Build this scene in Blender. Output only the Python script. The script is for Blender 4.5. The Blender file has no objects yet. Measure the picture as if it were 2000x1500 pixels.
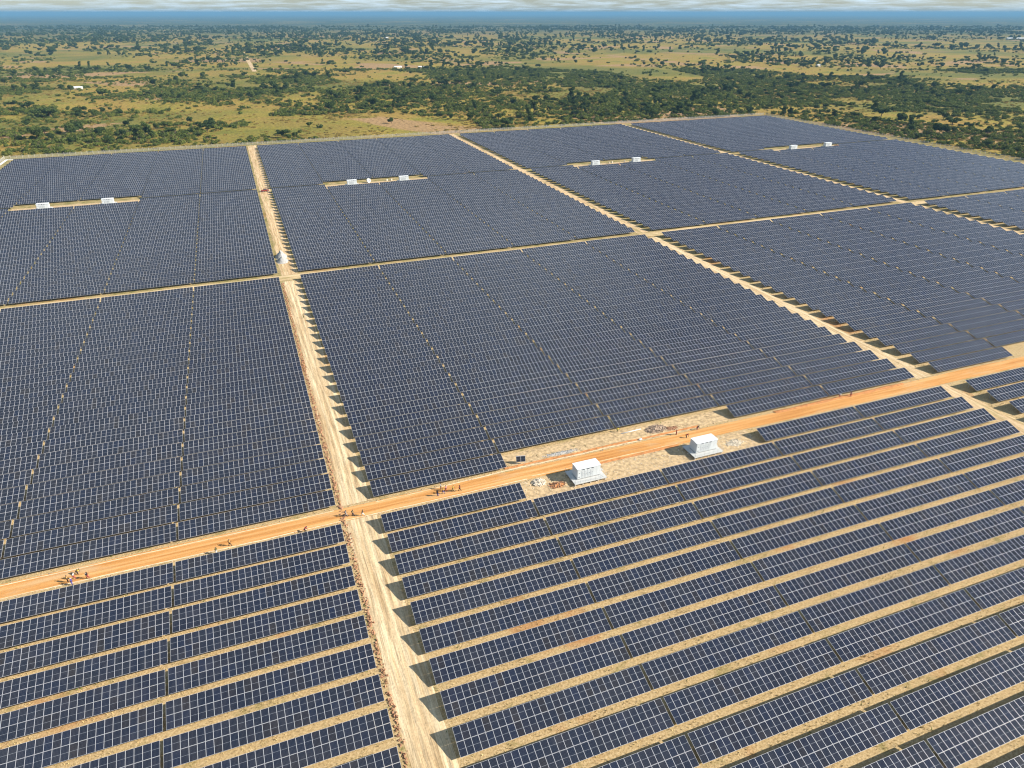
import bpy, bmesh, math, random
import numpy as np
from mathutils import Vector, Matrix, Euler

rng = np.random.default_rng(7)
random.seed(7)
scene = bpy.context.scene
C = scene.collection
rad = math.radians

# ------------------------------------------------------------------ camera
CAM_H, PITCH, YAW, FPX = 98.51, 28.237, -20.895, 1349.9
cam_d = bpy.data.cameras.new('camera')
cam_d.sensor_width = 36.0
cam_d.lens = 36.0 * FPX / 2000.0
cam_d.clip_start = 1.0
cam_d.clip_end = 250000.0
cam = bpy.data.objects.new('camera', cam_d)
C.objects.link(cam)
cam.location = (0, 0, CAM_H)
cam.rotation_euler = (rad(90 - PITCH), 0, rad(YAW))
scene.camera = cam

# ------------------------------------------------------------------ sky
SUN = Vector((1.485, -0.75, 1.0)).normalized()
SUN_EL = math.asin(SUN.z)
SUN_AZ = math.atan2(SUN.x, SUN.y)
world = bpy.data.worlds.new('World')
scene.world = world
world.use_nodes = True
wn = world.node_tree
wn.nodes.clear()
w_out = wn.nodes.new('ShaderNodeOutputWorld')
w_bg = wn.nodes.new('ShaderNodeBackground')
w_sky = wn.nodes.new('ShaderNodeTexSky')
w_sky.sky_type = 'NISHITA'
w_sky.sun_disc = False
w_sky.sun_elevation = SUN_EL
w_sky.sun_rotation = SUN_AZ
w_sky.air_density = 1.0
w_sky.dust_density = 0.2
w_sky.ozone_density = 4.0
w_bg.inputs['Strength'].default_value = 0.05
# scattered fair-weather clouds, the same all round the sky
w_tc = wn.nodes.new('ShaderNodeTexCoord')
w_sep = wn.nodes.new('ShaderNodeSeparateXYZ')
wn.links.new(w_tc.outputs['Generated'], w_sep.inputs[0])
w_ad = wn.nodes.new('ShaderNodeMath'); w_ad.operation = 'ADD'; w_ad.inputs[1].default_value = 0.07
w_mx = wn.nodes.new('ShaderNodeMath'); w_mx.operation = 'MAXIMUM'; w_mx.inputs[1].default_value = 0.0
wn.links.new(w_sep.outputs[2], w_mx.inputs[0]); wn.links.new(w_mx.outputs[0], w_ad.inputs[0])
w_dv = wn.nodes.new('ShaderNodeVectorMath'); w_dv.operation = 'DIVIDE'      # direction onto a flat cloud deck
wn.links.new(w_tc.outputs['Generated'], w_dv.inputs[0]); wn.links.new(w_ad.outputs[0], w_dv.inputs[1])
w_n = wn.nodes.new('ShaderNodeTexNoise')
w_n.inputs['Scale'].default_value = 1.9
w_n.inputs['Detail'].default_value = 9.0
w_n.inputs['Roughness'].default_value = 0.60
w_r = wn.nodes.new('ShaderNodeValToRGB')
w_r.color_ramp.elements[0].position = 0.40
w_r.color_ramp.elements[0].color = (0, 0, 0, 1)
w_r.color_ramp.elements[1].position = 0.68
w_r.color_ramp.elements[1].color = (0.85, 0.85, 0.85, 1)
w_mix = wn.nodes.new('ShaderNodeMix')
w_mix.data_type = 'RGBA'
w_mix.inputs[7].default_value = (8.8, 10.8, 12.4, 1)
wn.links.new(w_dv.outputs[0], w_n.inputs['Vector'])
wn.links.new(w_n.outputs['Fac'], w_r.inputs['Fac'])
wn.links.new(w_r.outputs['Color'], w_mix.inputs[0])
wn.links.new(w_sky.outputs['Color'], w_mix.inputs[6])
wn.links.new(w_mix.outputs[2], w_bg.inputs['Color'])
wn.links.new(w_bg.outputs['Background'], w_out.inputs['Surface'])

# ------------------------------------------------------------------ sun
sun_d = bpy.data.lights.new('sun', 'SUN')
sun_d.energy = 5.0
sun_d.angle = rad(0.53)
sun_d.color = (1.0, 0.92, 0.80)
sun = bpy.data.objects.new('sun', sun_d)
C.objects.link(sun)
sun.rotation_euler = (-SUN).to_track_quat('-Z', 'Y').to_euler()
sun.location = (300, -150, 400)

# ------------------------------------------------------------------ exposure
scene.view_settings.view_transform = 'Standard'
scene.view_settings.look = 'None'
scene.view_settings.exposure = 0.95
scene.view_settings.gamma = 1.0
scene.view_settings.use_curve_mapping = False
scene.cycles.use_denoising = True
scene.cycles.max_bounces = 5
scene.cycles.diffuse_bounces = 2
scene.cycles.glossy_bounces = 2
scene.cycles.transparent_max_bounces = 8
scene.cycles.volume_bounces = 1
scene.cycles.filter_width = 1.15

# ------------------------------------------------------------------ projection helper (which copies the picture shows)
_p, _y = rad(PITCH), rad(YAW)
FW = np.array([-math.sin(_y) * math.cos(_p), math.cos(_y) * math.cos(_p), -math.sin(_p)])
RT = np.array([math.cos(_y), math.sin(_y), 0.0])
UP = np.cross(RT, FW)
def project(P):
    d = np.atleast_2d(np.asarray(P, float)) - np.array([0, 0, CAM_H])
    z = d @ FW
    zz = np.where(np.abs(z) < 1e-3, 1e-3, z)
    return np.stack([1000 + FPX * (d @ RT) / zz, 750 - FPX * (d @ UP) / zz, z], 1)

# ------------------------------------------------------------------ node helpers
def new_mat(name):
    m = bpy.data.materials.new(name)
    m.use_nodes = True
    nt = m.node_tree
    b = nt.nodes['Principled BSDF']
    return m, nt, b
def nd(nt, kind, **kw):
    n = nt.nodes.new(kind)
    for k, v in kw.items():
        if k in ('operation', 'data_type', 'blend_type', 'noise_dimensions', 'feature', 'distance', 'clamp', 'use_clamp', 'attribute_name'):
            setattr(n, k, v)
        else:
            n.inputs[k].default_value = v
    return n
def lk(nt, a, b): nt.links.new(a, b)
def math_(nt, op, a, b=None, c=None):
    n = nt.nodes.new('ShaderNodeMath'); n.operation = op
    for i, v in enumerate((a, b, c)):
        if v is None: continue
        if isinstance(v, (int, float)): n.inputs[i].default_value = v
        else: nt.links.new(v, n.inputs[i])
    return n.outputs[0]
def mixc(nt, fac, a, b, blend='MIX'):
    n = nt.nodes.new('ShaderNodeMix'); n.data_type = 'RGBA'; n.blend_type = blend
    for i, v in ((0, fac), (6, a), (7, b)):
        if isinstance(v, (int, float)): n.inputs[i].default_value = v
        elif isinstance(v, tuple): n.inputs[i].default_value = (*v, 1)
        else: nt.links.new(v, n.inputs[i])
    return n.outputs[2]
def ramp(nt, fac, stops, interp='LINEAR'):
    n = nt.nodes.new('ShaderNodeValToRGB'); cr = n.color_ramp; cr.interpolation = interp
    while len(cr.elements) < len(stops): cr.elements.new(0.5)
    for e, (p, c) in zip(cr.elements, stops):
        e.position = p
        e.color = (c, c, c, 1) if isinstance(c, (int, float)) else (*c, 1)
    nt.links.new(fac, n.inputs[0])
    return n.outputs[0]
def pos_vec(nt, scale=(1, 1, 1), loc=(0, 0, 0)):
    g = nt.nodes.new('ShaderNodeNewGeometry')
    mp = nt.nodes.new('ShaderNodeMapping')
    mp.inputs['Scale'].default_value = scale
    mp.inputs['Location'].default_value = loc
    nt.links.new(g.outputs['Position'], mp.inputs['Vector'])
    return mp.outputs[0]
def noise(nt, vec, scale=1.0, detail=4.0, rough=0.55, dist=0.0):
    n = nt.nodes.new('ShaderNodeTexNoise')
    n.inputs['Scale'].default_value = scale
    n.inputs['Detail'].default_value = detail
    n.inputs['Roughness'].default_value = rough
    n.inputs['Distortion'].default_value = dist
    nt.links.new(vec, n.inputs['Vector'])
    return n.outputs['Fac']
def bump(nt, b, h, strength=0.5, dist=0.1):
    n = nt.nodes.new('ShaderNodeBump')
    n.inputs['Strength'].default_value = strength
    n.inputs['Distance'].default_value = dist
    nt.links.new(h, n.inputs['Height'])
    nt.links.new(n.outputs[0], b.inputs['Normal'])
def flat_mat(name, col, rough=0.7, metal=0.0, var=0.12, scale=3.0, spec=0.3):
    m, nt, b = new_mat(name)
    f = noise(nt, pos_vec(nt), scale, 4)
    lo = tuple(c * (1 - var) for c in col); hi = tuple(min(1, c * (1 + var)) for c in col)
    lk(nt, ramp(nt, f, [(0.3, lo), (0.7, hi)]), b.inputs['Base Color'])
    b.inputs['Roughness'].default_value = rough
    b.inputs['Metallic'].default_value = metal
    b.inputs['Specular IOR Level'].default_value = spec
    return m

# ------------------------------------------------------------------ materials
def mat_savanna():
    m, nt, b = new_mat('savanna')
    P = pos_vec(nt)
    big = noise(nt, P, 1 / 420.0, 4, 0.55, 0.4)
    mid = noise(nt, pos_vec(nt, loc=(311, 77, 0)), 1 / 70.0, 5, 0.6, 0.3)
    fld = noise(nt, pos_vec(nt, scale=(1.0, 1.25, 1), loc=(900, 411, 0)), 1 / 190.0, 2, 0.4, 0.8)
    fine = noise(nt, P, 1 / 3.2, 5, 0.7)
    grass = ramp(nt, mid, [(0.30, (0.165, 0.165, 0.024)), (0.45, (0.290, 0.225, 0.040)), (0.58, (0.310, 0.200, 0.048)), (0.74, (0.205, 0.200, 0.030))])
    scrub = ramp(nt, mid, [(0.3, (0.075, 0.105, 0.022)), (0.7, (0.150, 0.160, 0.035))])
    col = mixc(nt, ramp(nt, big, [(0.47, 0.0), (0.60, 0.8)]), grass, scrub)
    soil = ramp(nt, fine, [(0.3, (0.30, 0.185, 0.085)), (0.7, (0.40, 0.255, 0.130))])
    col = mixc(nt, ramp(nt, fld, [(0.60, 0.0), (0.635, 0.9)]), col, soil)
    # tufts, stems and small plants between the shrubs
    tuft = ramp(nt, fine, [(0.36, 0.50), (0.54, 1.0), (0.70, 1.22)])
    col = mixc(nt, 1.0, col, tuft, 'MULTIPLY')
    # woodland too far off to tell the trees apart
    ln = nt.nodes.new('ShaderNodeVectorMath'); ln.operation = 'LENGTH'
    lk(nt, P, ln.inputs[0])
    mr = nt.nodes.new('ShaderNodeMapRange')
    mr.inputs['From Min'].default_value = 3200; mr.inputs['From Max'].default_value = 5600
    lk(nt, ln.outputs['Value'], mr.inputs['Value'])
    crowns = noise(nt, pos_vec(nt, loc=(50, 20, 0)), 1 / 34.0, 3, 0.65)
    blocks = noise(nt, pos_vec(nt, loc=(150, 520, 0)), 1 / 700.0, 3, 0.55)
    wmask = math_(nt, 'ADD', math_(nt, 'MULTIPLY', crowns, 0.75), math_(nt, 'MULTIPLY', blocks, 0.45))
    wood = math_(nt, 'MULTIPLY', ramp(nt, wmask, [(0.48, 0.0), (0.60, 1.0)]), mr.outputs[0])
    col = mixc(nt, wood, col, (0.040, 0.058, 0.022))
    lk(nt, col, b.inputs['Base Color'])
    b.inputs['Roughness'].default_value = 0.95
    b.inputs['Specular IOR Level'].default_value = 0.1
    bump(nt, b, fine, 0.6, 0.6)
    return m
def mat_site():
    m, nt, b = new_mat('site_grass_and_soil')
    P = pos_vec(nt)
    big = noise(nt, P, 1 / 26.0, 4, 0.6, 0.3)
    mid = noise(nt, pos_vec(nt, loc=(40, 9, 0)), 1 / 5.0, 5, 0.65, 0.4)
    fine = noise(nt, P, 2.6, 5, 0.75)
    straw = ramp(nt, fine, [(0.30, (0.190, 0.125, 0.055)), (0.45, (0.390, 0.280, 0.140)), (0.58, (0.500, 0.375, 0.205)), (0.74, (0.640, 0.510, 0.320))])
    green = ramp(nt, fine, [(0.3, (0.070, 0.075, 0.016)), (0.7, (0.205, 0.200, 0.050))])
    col = mixc(nt, ramp(nt, mid, [(0.56, 0.0), (0.72, 0.75)]), straw, green)
    red = ramp(nt, fine, [(0.3, (0.30, 0.135, 0.050)), (0.7, (0.47, 0.245, 0.105))])
    col = mixc(nt, ramp(nt, big, [(0.58, 0.0), (0.66, 0.8)]), col, red)
    # the farther blocks were cleared earlier and have greened over
    sep = nt.nodes.new('ShaderNodeSeparateXYZ'); lk(nt, P, sep.inputs[0])
    mr = nt.nodes.new('ShaderNodeMapRange'); mr.inputs['From Min'].default_value = 180; mr.inputs['From Max'].default_value = 330
    mr.inputs['To Max'].default_value = 0.75
    lk(nt, sep.outputs['Y'], mr.inputs['Value'])
    col = mixc(nt, math_(nt, 'MULTIPLY', mr.outputs[0], ramp(nt, mid, [(0.34, 0.15), (0.6, 1.0)])), col, green)
    lk(nt, col, b.inputs['Base Color'])
    b.inputs['Roughness'].default_value = 0.95
    b.inputs['Specular IOR Level'].default_value = 0.1
    bump(nt, b, fine, 0.9, 0.12)
    return m
def mat_road():
    m, nt, b = new_mat('orange_laterite')
    streak = noise(nt, pos_vec(nt, scale=(0.035, 0.95, 1)), 1.0, 5, 0.6, 0.3)
    patch = noise(nt, pos_vec(nt, scale=(0.05, 0.16, 1), loc=(7, 3, 0)), 1.0, 4, 0.6, 0.4)
    fine = noise(nt, pos_vec(nt), 4.0, 4, 0.7)
    col = ramp(nt, streak, [(0.30, (0.430, 0.185, 0.052)), (0.48, (0.545, 0.270, 0.088)), (0.66, (0.640, 0.370, 0.155))])
    col = mixc(nt, ramp(nt, patch, [(0.55, 0.0), (0.68, 0.7)]), col, (0.505, 0.365, 0.210))
    col = mixc(nt, 0.8, col, ramp(nt, fine, [(0.3, 0.78), (0.7, 1.12)]), 'MULTIPLY')
    lk(nt, col, b.inputs['Base Color'])
    b.inputs['Roughness'].default_value = 0.95
    b.inputs['Specular IOR Level'].default_value = 0.1
    bump(nt, b, fine, 0.5, 0.05)
    return m
def mat_track(name, along, pale, dark, mixgreen=0.0):
    m, nt, b = new_mat(name)
    sc = (0.95, 0.040, 1) if along == 'y' else (0.040, 0.95, 1)
    sc2 = (2.6, 0.16, 1) if along == 'y' else (0.16, 2.6, 1)
    streak = noise(nt, pos_vec(nt, scale=sc), 1.0, 4, 0.6, 0.5)
    s2 = noise(nt, pos_vec(nt, scale=sc2, loc=(3, 8, 0)), 1.0, 5, 0.7, 0.9)
    fine = noise(nt, pos_vec(nt), 2.2, 5, 0.75)
    col = ramp(nt, streak, [(0.32, dark), (0.50, tuple((a + c) / 2 for a, c in zip(dark, pale))), (0.64, pale)])
    col = mixc(nt, 1.0, col, ramp(nt, s2, [(0.30, 0.62), (0.5, 1.0), (0.72, 1.22)]), 'MULTIPLY')
    col = mixc(nt, 0.9, col, ramp(nt, fine, [(0.28, 0.68), (0.5, 1.0), (0.72, 1.15)]), 'MULTIPLY')
    if mixgreen:
        gm = noise(nt, pos_vec(nt, scale=(0.5, 0.06, 1) if along == 'y' else (0.05, 0.6, 1), loc=(11, 2, 0)), 1.0, 4, 0.6, 0.3)
        col = mixc(nt, ramp(nt, gm, [(0.54, 0.0), (0.64, mixgreen)]), col, (0.190, 0.175, 0.045))
    lk(nt, col, b.inputs['Base Color'])
    b.inputs['Roughness'].default_value = 0.95
    b.inputs['Specular IOR Level'].default_value = 0.1
    bump(nt, b, s2, 0.8, 0.12)
    return m
def mat_glass():
    m, nt, b = new_mat('photovoltaic_glass')
    uv = nt.nodes.new('ShaderNodeUVMap')
    sep = nt.nodes.new('ShaderNodeSeparateXYZ'); lk(nt, uv.outputs[0], sep.inputs[0])
    fu = math_(nt, 'FRACT', sep.outputs[0]); fv = math_(nt, 'FRACT', sep.outputs[1])
    iu = math_(nt, 'FLOOR', sep.outputs[0]); iv = math_(nt, 'FLOOR', sep.outputs[1])
    oi = nt.nodes.new('ShaderNodeObjectInfo')
    cx = nt.nodes.new('ShaderNodeCombineXYZ')
    lk(nt, iu, cx.inputs[0]); lk(nt, iv, cx.inputs[1]); lk(nt, math_(nt, 'MULTIPLY', oi.outputs['Random'], 97.0), cx.inputs[2])
    wn_ = nt.nodes.new('ShaderNodeTexWhiteNoise'); wn_.noise_dimensions = '3D'; lk(nt, cx.outputs[0], wn_.inputs['Vector'])
    cell = ramp(nt, wn_.outputs['Value'], [(0.0, (0.0085, 0.0125, 0.0270)), (0.45, (0.0110, 0.0135, 0.0240)), (0.75, (0.0090, 0.0140, 0.0330)), (1.0, (0.0160, 0.0150, 0.0190))])
    # half-cut gap across the middle, thin gaps between the six cell columns
    half = math_(nt, 'LESS_THAN', math_(nt, 'ABSOLUTE', math_(nt, 'SUBTRACT', fv, 0.5)), 0.0065)
    cu = math_(nt, 'ABSOLUTE', math_(nt, 'SUBTRACT', math_(nt, 'FRACT', math_(nt, 'MULTIPLY', fu, 6.0)), 0.5))
    col_gap = math_(nt, 'GREATER_THAN', cu, 0.462)
    cv = math_(nt, 'ABSOLUTE', math_(nt, 'SUBTRACT', math_(nt, 'FRACT', math_(nt, 'MULTIPLY', fv, 24.0)), 0.5))
    row_gap = math_(nt, 'GREATER_THAN', cv, 0.47)
    c = mixc(nt, math_(nt, 'MULTIPLY', math_(nt, 'MAXIMUM', col_gap, row_gap), 0.55), cell, (0.10, 0.11, 0.13))
    c = mixc(nt, half, c, (0.28, 0.30, 0.34))
    dust = noise(nt, pos_vec(nt), 0.35, 4, 0.6)
    c = mixc(nt, ramp(nt, dust, [(0.45, 0.0), (0.8, 0.05)]), c, (0.30, 0.26, 0.22))
    lk(nt, c, b.inputs['Base Color'])
    b.inputs['Roughness'].default_value = 0.16
    b.inputs['IOR'].default_value = 1.46
    return m
M = {}
M['savanna'] = mat_savanna()
M['site'] = mat_site()
M['road'] = mat_road()
M['track'] = mat_track('rutted_sand', 'y', (0.66, 0.53, 0.34), (0.43, 0.295, 0.155))
M['track_far'] = mat_track('sandy_track', 'y', (0.66, 0.50, 0.31), (0.42, 0.28, 0.14), 0.55)
M['cross'] = mat_track('sandy_lane', 'x', (0.64, 0.50, 0.30), (0.43, 0.30, 0.15), 0.6)
M['apron'] = flat_mat('station_apron', (0.47, 0.345, 0.20), 0.95, 0.0, 0.38, 1.1, 0.1)
M['glass'] = mat_glass()
M['frame'] = flat_mat('anodised_aluminium', (0.52, 0.53, 0.57), 0.38, 0.15, 0.05, 0.4, 0.5)
M['steel'] = flat_mat('galvanised_steel', (0.42, 0.43, 0.44), 0.5, 0.5, 0.12, 0.8)
M['white'] = flat_mat('white_painted_steel', (0.60, 0.63, 0.64), 0.45, 0.0, 0.035, 1.4)
M['roofwhite'] = flat_mat('roof_white', (0.66, 0.69, 0.70), 0.5, 0.0, 0.05, 0.9)
M['greyvent'] = flat_mat('vent_grey', (0.30, 0.32, 0.34), 0.6, 0.0, 0.1)
M['darkhole'] = flat_mat('dark_grey', (0.06, 0.06, 0.065), 0.6, 0.0, 0.1)
M['deck'] = flat_mat('pale_grating', (0.52, 0.53, 0.52), 0.6, 0.1, 0.08, 5)
M['concrete'] = flat_mat('concrete', (0.52, 0.49, 0.44), 0.85, 0.0, 0.12, 2)
M['berm'] = flat_mat('pale_road_edge', (0.60, 0.46, 0.32), 0.95, 0.0, 0.22, 1.5, 0.1)
M['berm_red'] = flat_mat('red_road_edge', (0.42, 0.19, 0.075), 0.95, 0.0, 0.25, 1.2, 0.1)
M['stone'] = flat_mat('rubble_stone', (0.36, 0.27, 0.20), 0.9, 0.0, 0.4, 1.3, 0.1)
M['stone_red'] = flat_mat('red_rubble', (0.36, 0.20, 0.12), 0.9, 0.0, 0.4, 1.3, 0.1)
M['stone_pale'] = flat_mat('pale_rubble', (0.62, 0.55, 0.44), 0.9, 0.0, 0.3, 1.3, 0.1)
M['gravel'] = flat_mat('grey_gravel', (0.37, 0.36, 0.34), 0.95, 0.0, 0.3, 2.5, 0.1)
M['strawtuft'] = flat_mat('dry_grass', (0.50, 0.39, 0.19), 0.95, 0.0, 0.4, 0.6, 0.05)
M['greentuft'] = flat_mat('green_weeds', (0.13, 0.16, 0.035), 0.95, 0.0, 0.4, 0.6, 0.05)
M['wood'] = flat_mat('raw_wood', (0.45, 0.34, 0.22), 0.85, 0.0, 0.2, 2)
M['bark'] = flat_mat('bark', (0.12, 0.09, 0.06), 0.95, 0.0, 0.3, 2, 0.1)
def mat_leaf(name, a, bcol, ccol):
    m, nt, b = new_mat(name)
    oi = nt.nodes.new('ShaderNodeObjectInfo')
    f = noise(nt, pos_vec(nt), 0.45, 3, 0.6)
    v = math_(nt, 'ADD', math_(nt, 'MULTIPLY', oi.outputs['Random'], 0.62), math_(nt, 'MULTIPLY', f, 0.38))
    lk(nt, ramp(nt, v, [(0.12, a), (0.5, bcol), (0.9, ccol)]), b.inputs['Base Color'])
    b.inputs['Roughness'].default_value = 0.75
    b.inputs['Specular IOR Level'].default_value = 0.18
    # thin leaves let some light through
    tr = nt.nodes.new('ShaderNodeBsdfTranslucent'); tr.inputs['Color'].default_value = (*[x * 1.3 for x in bcol], 1)
    mx = nt.nodes.new('ShaderNodeMixShader'); mx.inputs[0].default_value = 0.22
    lk(nt, b.outputs[0], mx.inputs[1]); lk(nt, tr.outputs[0], mx.inputs[2])
    lk(nt, mx.outputs[0], nt.nodes['Material Output'].inputs['Surface'])
    return m
M['leaf'] = mat_leaf('tree_leaf', (0.032, 0.052, 0.014), (0.055, 0.085, 0.018), (0.105, 0.130, 0.028))
M['shrubleaf'] = mat_leaf('shrub_leaf', (0.060, 0.085, 0.018), (0.115, 0.145, 0.026), (0.190, 0.195, 0.038))
M['grassclump'] = mat_leaf('tall_dry_grass', (0.200, 0.165, 0.040), (0.310, 0.235, 0.062), (0.270, 0.165, 0.050))

# ------------------------------------------------------------------ mesh helpers
class MB:
    """collects shapes; build() links them as one mesh object"""
    def __init__(s): s.v = []; s.f = []; s.uv = None
    def quad(s, *p):
        i = len(s.v); s.v += [tuple(q) for q in p]; s.f.append(tuple(range(i, i + len(p))))
    def box(s, x0, x1, y0, y1, z0, z1, M4=None):
        i = len(s.v)
        vs = [(x, y, z) for z in (z0, z1) for x, y in ((x0, y0), (x1, y0), (x1, y1), (x0, y1))]
        if M4 is not None: vs = [tuple(M4 @ Vector(q)) for q in vs]
        s.v += vs
        s.f += [tuple(i + k for k in f) for f in ((3, 2, 1, 0), (4, 5, 6, 7), (0, 1, 5, 4), (1, 2, 6, 5), (2, 3, 7, 6), (3, 0, 4, 7))]
    def tube(s, pts, r, n=6, r2=None, cap=True):
        pts = [Vector(p) for p in pts]; i0 = len(s.v); m = len(pts)
        for k, p in enumerate(pts):
            d = (pts[min(k + 1, m - 1)] - pts[max(k - 1, 0)]).normalized()
            a = d.cross(Vector((0, 0, 1)))
            if a.length < 1e-3: a = Vector((1, 0, 0))
            a.normalize(); b = d.cross(a)
            rr = r if r2 is None else r + (r2 - r) * k / max(1, m - 1)
            for j in range(n):
                t = 2 * math.pi * j / n
                s.v.append(tuple(p + a * (rr * math.cos(t)) + b * (rr * math.sin(t))))
        for k in range(m - 1):
            for j in range(n):
                s.f.append((i0 + k * n + j, i0 + k * n + (j + 1) % n, i0 + (k + 1) * n + (j + 1) % n, i0 + (k + 1) * n + j))
        if cap:
            s.f.append(tuple(i0 + j for j in range(n - 1, -1, -1)))
            s.f.append(tuple(i0 + (m - 1) * n + j for j in range(n)))
    def mesh(s, name, mats, smooth=False):
        me = bpy.data.meshes.new(name)
        me.from_pydata(s.v, [], s.f)
        for mm in (mats if isinstance(mats, (list, tuple)) else [mats]): me.materials.append(mm)
        if smooth: me.polygons.foreach_set('use_smooth', [True] * len(me.polygons))
        me.update()
        return me
    def build(s, name, mats, parent=None, smooth=False):
        return link(name, s.mesh(name, mats, smooth), parent)
def link(name, data, parent=None):
    o = bpy.data.objects.new(name, data); C.objects.link(o)
    if parent is not None: o.parent = parent
    return o
def tag(o, label=None, cat=None, group=None, kind=None):
    if label: o['label'] = label
    if cat: o['category'] = cat
    if group: o['group'] = group
    if kind: o['kind'] = kind
    return o
def empty(name, loc, rz=0.0):
    o = bpy.data.objects.new(name, None); C.objects.link(o)
    o.empty_display_size = 0.5
    o.location = loc; o.rotation_euler = (0, 0, rz)
    return o
def copy_tree(src, parent=None):
    o = src.copy(); C.objects.link(o); o.parent = parent
    for ch in src.children: copy_tree(ch, o)
    return o
def np_mesh(name, V, F, mats, UV=None, mat_idx=None, nper=4, smooth=False):
    """V (n,3), F (m,nper) arrays"""
    me = bpy.data.meshes.new(name)
    V = np.asarray(V, np.float32); F = np.asarray(F, np.int32)
    me.vertices.add(len(V)); me.vertices.foreach_set('co', V.ravel())
    me.loops.add(F.size); me.loops.foreach_set('vertex_index', F.ravel())
    me.polygons.add(len(F))
    me.polygons.foreach_set('loop_start', np.arange(0, F.size, nper, dtype=np.int32))
    me.polygons.foreach_set('use_smooth', np.full(len(F), smooth))
    for mm in mats: me.materials.append(mm)
    if mat_idx is not None: me.polygons.foreach_set('material_index', np.asarray(mat_idx, np.int32))
    if UV is not None:
        l = me.uv_layers.new(name='UVMap'); l.data.foreach_set('uv', np.asarray(UV, np.float32).ravel())
    me.update(); me.validate()
    return me
def ordinal(n):
    return ['first', 'second', 'third', 'fourth', 'fifth', 'sixth', 'seventh', 'eighth', 'ninth', 'tenth', 'eleventh', 'twelfth', 'thirteenth',
            'fourteenth', 'fifteenth', 'sixteenth', 'seventeenth', 'eighteenth', 'nineteenth', 'twentieth', 'twenty-first', 'twenty-second',
            'twenty-third', 'twenty-fourth', 'twenty-fifth', 'twenty-sixth', 'twenty-seventh', 'twenty-eighth', 'twenty-ninth', 'thirtieth'][n]

_H = rng.random((256, 256))
def vnoise(x, y):
    xi = np.floor(x).astype(int); yi = np.floor(y).astype(int)
    fx = x - xi; fy = y - yi; fx = fx * fx * (3 - 2 * fx); fy = fy * fy * (3 - 2 * fy)
    a = _H[xi % 256, yi % 256]; b = _H[(xi + 1) % 256, yi % 256]; c = _H[xi % 256, (yi + 1) % 256]; d = _H[(xi + 1) % 256, (yi + 1) % 256]
    return (a * (1 - fx) + b * fx) * (1 - fy) + (c * (1 - fx) + d * fx) * fy
def fbm(x, y, o=4):
    s = 0; a = 0.5; t = 0
    for _ in range(o):
        s = s + a * vnoise(x, y); t += a; a *= 0.5; x = x * 2.03 + 17.3; y = y * 2.03 + 5.1
    return s / t

# ================================================================== SETTING
# site plan (metres): columns of tables run along +X, rows are stacked along +Y, camera above the origin
COLS = {'A': (-157.35, 33.0, 5), 'B': (15.70, 33.10, 5), 'C': (190.2, 33.55, 5), 'D': (367.6, 33.40, 5)}
def dy(x, y): return max(0.0, x - 100.0) * 0.013 * min(1.0, max(0.0, (y - 130.0) / 170.0))

S = 90000.0
g = MB(); g.quad((-S, -S, 0), (S, -S, 0), (S, S, 0), (-S, S, 0))
tag(g.build('ground', M['savanna']), kind='structure')
g = MB(); g.quad((-169, -60, 0.02), (552, -60, 0.02), (552, 650, 0.02), (-169, 648, 0.02))
tag(g.build('site_ground', M['site']), kind='structure')

def strip(name, x0, x1, y0, y1, z, mat, nx, ny, amp=0.05, ragged=0.5, along='y', rut=0.0, seed=0.0):
    xs = np.linspace(x0, x1, nx); ys = np.linspace(y0, y1, ny)
    X, Y = np.meshgrid(xs, ys)
    if along == 'y':
        e = (np.abs((X - (x0 + x1) / 2) / ((x1 - x0) / 2))) ** 3 * np.sign(X - (x0 + x1) / 2)
        X = X + e * ragged * (fbm(Y / 9 + seed, X * 0 + seed + 3 * (X > (x0 + x1) / 2)) - 0.5) * 2
        t = (X - (x0 + x1) / 2) / (x1 - x0)
    else:
        e = (np.abs((Y - (y0 + y1) / 2) / ((y1 - y0) / 2))) ** 3 * np.sign(Y - (y0 + y1) / 2)
        Y = Y + e * ragged * (fbm(X / 9 + seed, X * 0 + seed + 3 * (Y > (y0 + y1) / 2)) - 0.5) * 2
        t = (Y - (y0 + y1) / 2) / (y1 - y0)
    edge = np.clip((0.5 - np.abs(t)) * 8, 0, 1)
    q = Y if along == 'y' else X; w = X if along == 'y' else Y
    Z = z + edge * (amp * fbm(w * 2.2 + seed, q * 0.12, 4) + rut * (0.5 + 0.5 * np.sin(w * 4.1 + 1.2 * fbm(q / 25, q * 0 + seed) * 6)) * fbm(q * 0.1, w * 1.4))
    V = np.stack([X, Y, Z], -1).reshape(-1, 3)
    idx = np.arange(nx * ny).reshape(ny, nx)
    F = np.stack([idx[:-1, :-1], idx[:-1, 1:], idx[1:, 1:], idx[1:, :-1]], -1).reshape(-1, 4)
    o = link(name, np_mesh(name, V, F, [mat], smooth=True))
    return tag(o, kind='structure')
strip('road', -175, 330, 124.9, 129.6, 0.045, M['road'], 24, 760, 0.05, 0.5, 'x', 0.05, 1.0)
strip('dirt_track', 8.5, 15.3, 20, 124.6, 0.035, M['track'], 44, 320, 0.10, 0.55, 'y', 0.10, 2.0)
strip('dirt_track', 8.6, 15.2, 130.2, 289.0, 0.035, M['track'], 36, 400, 0.10, 0.6, 'y', 0.10, 4.0)
strip('dirt_track', 8.6, 15.2, 297.2, 646, 0.035, M['track_far'], 20, 420, 0.08, 0.6, 'y', 0.05, 6.0)
strip('dirt_track', 182.2, 187.6, 30, 124.6, 0.035, M['track_far'], 24, 160, 0.10, 0.6, 'y', 0.08, 7.0)
strip('dirt_track', 182.0, 188.2, 130.2, 290.5, 0.035, M['track'], 24, 260, 0.08, 0.6, 'y', 0.05, 8.0)
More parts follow.
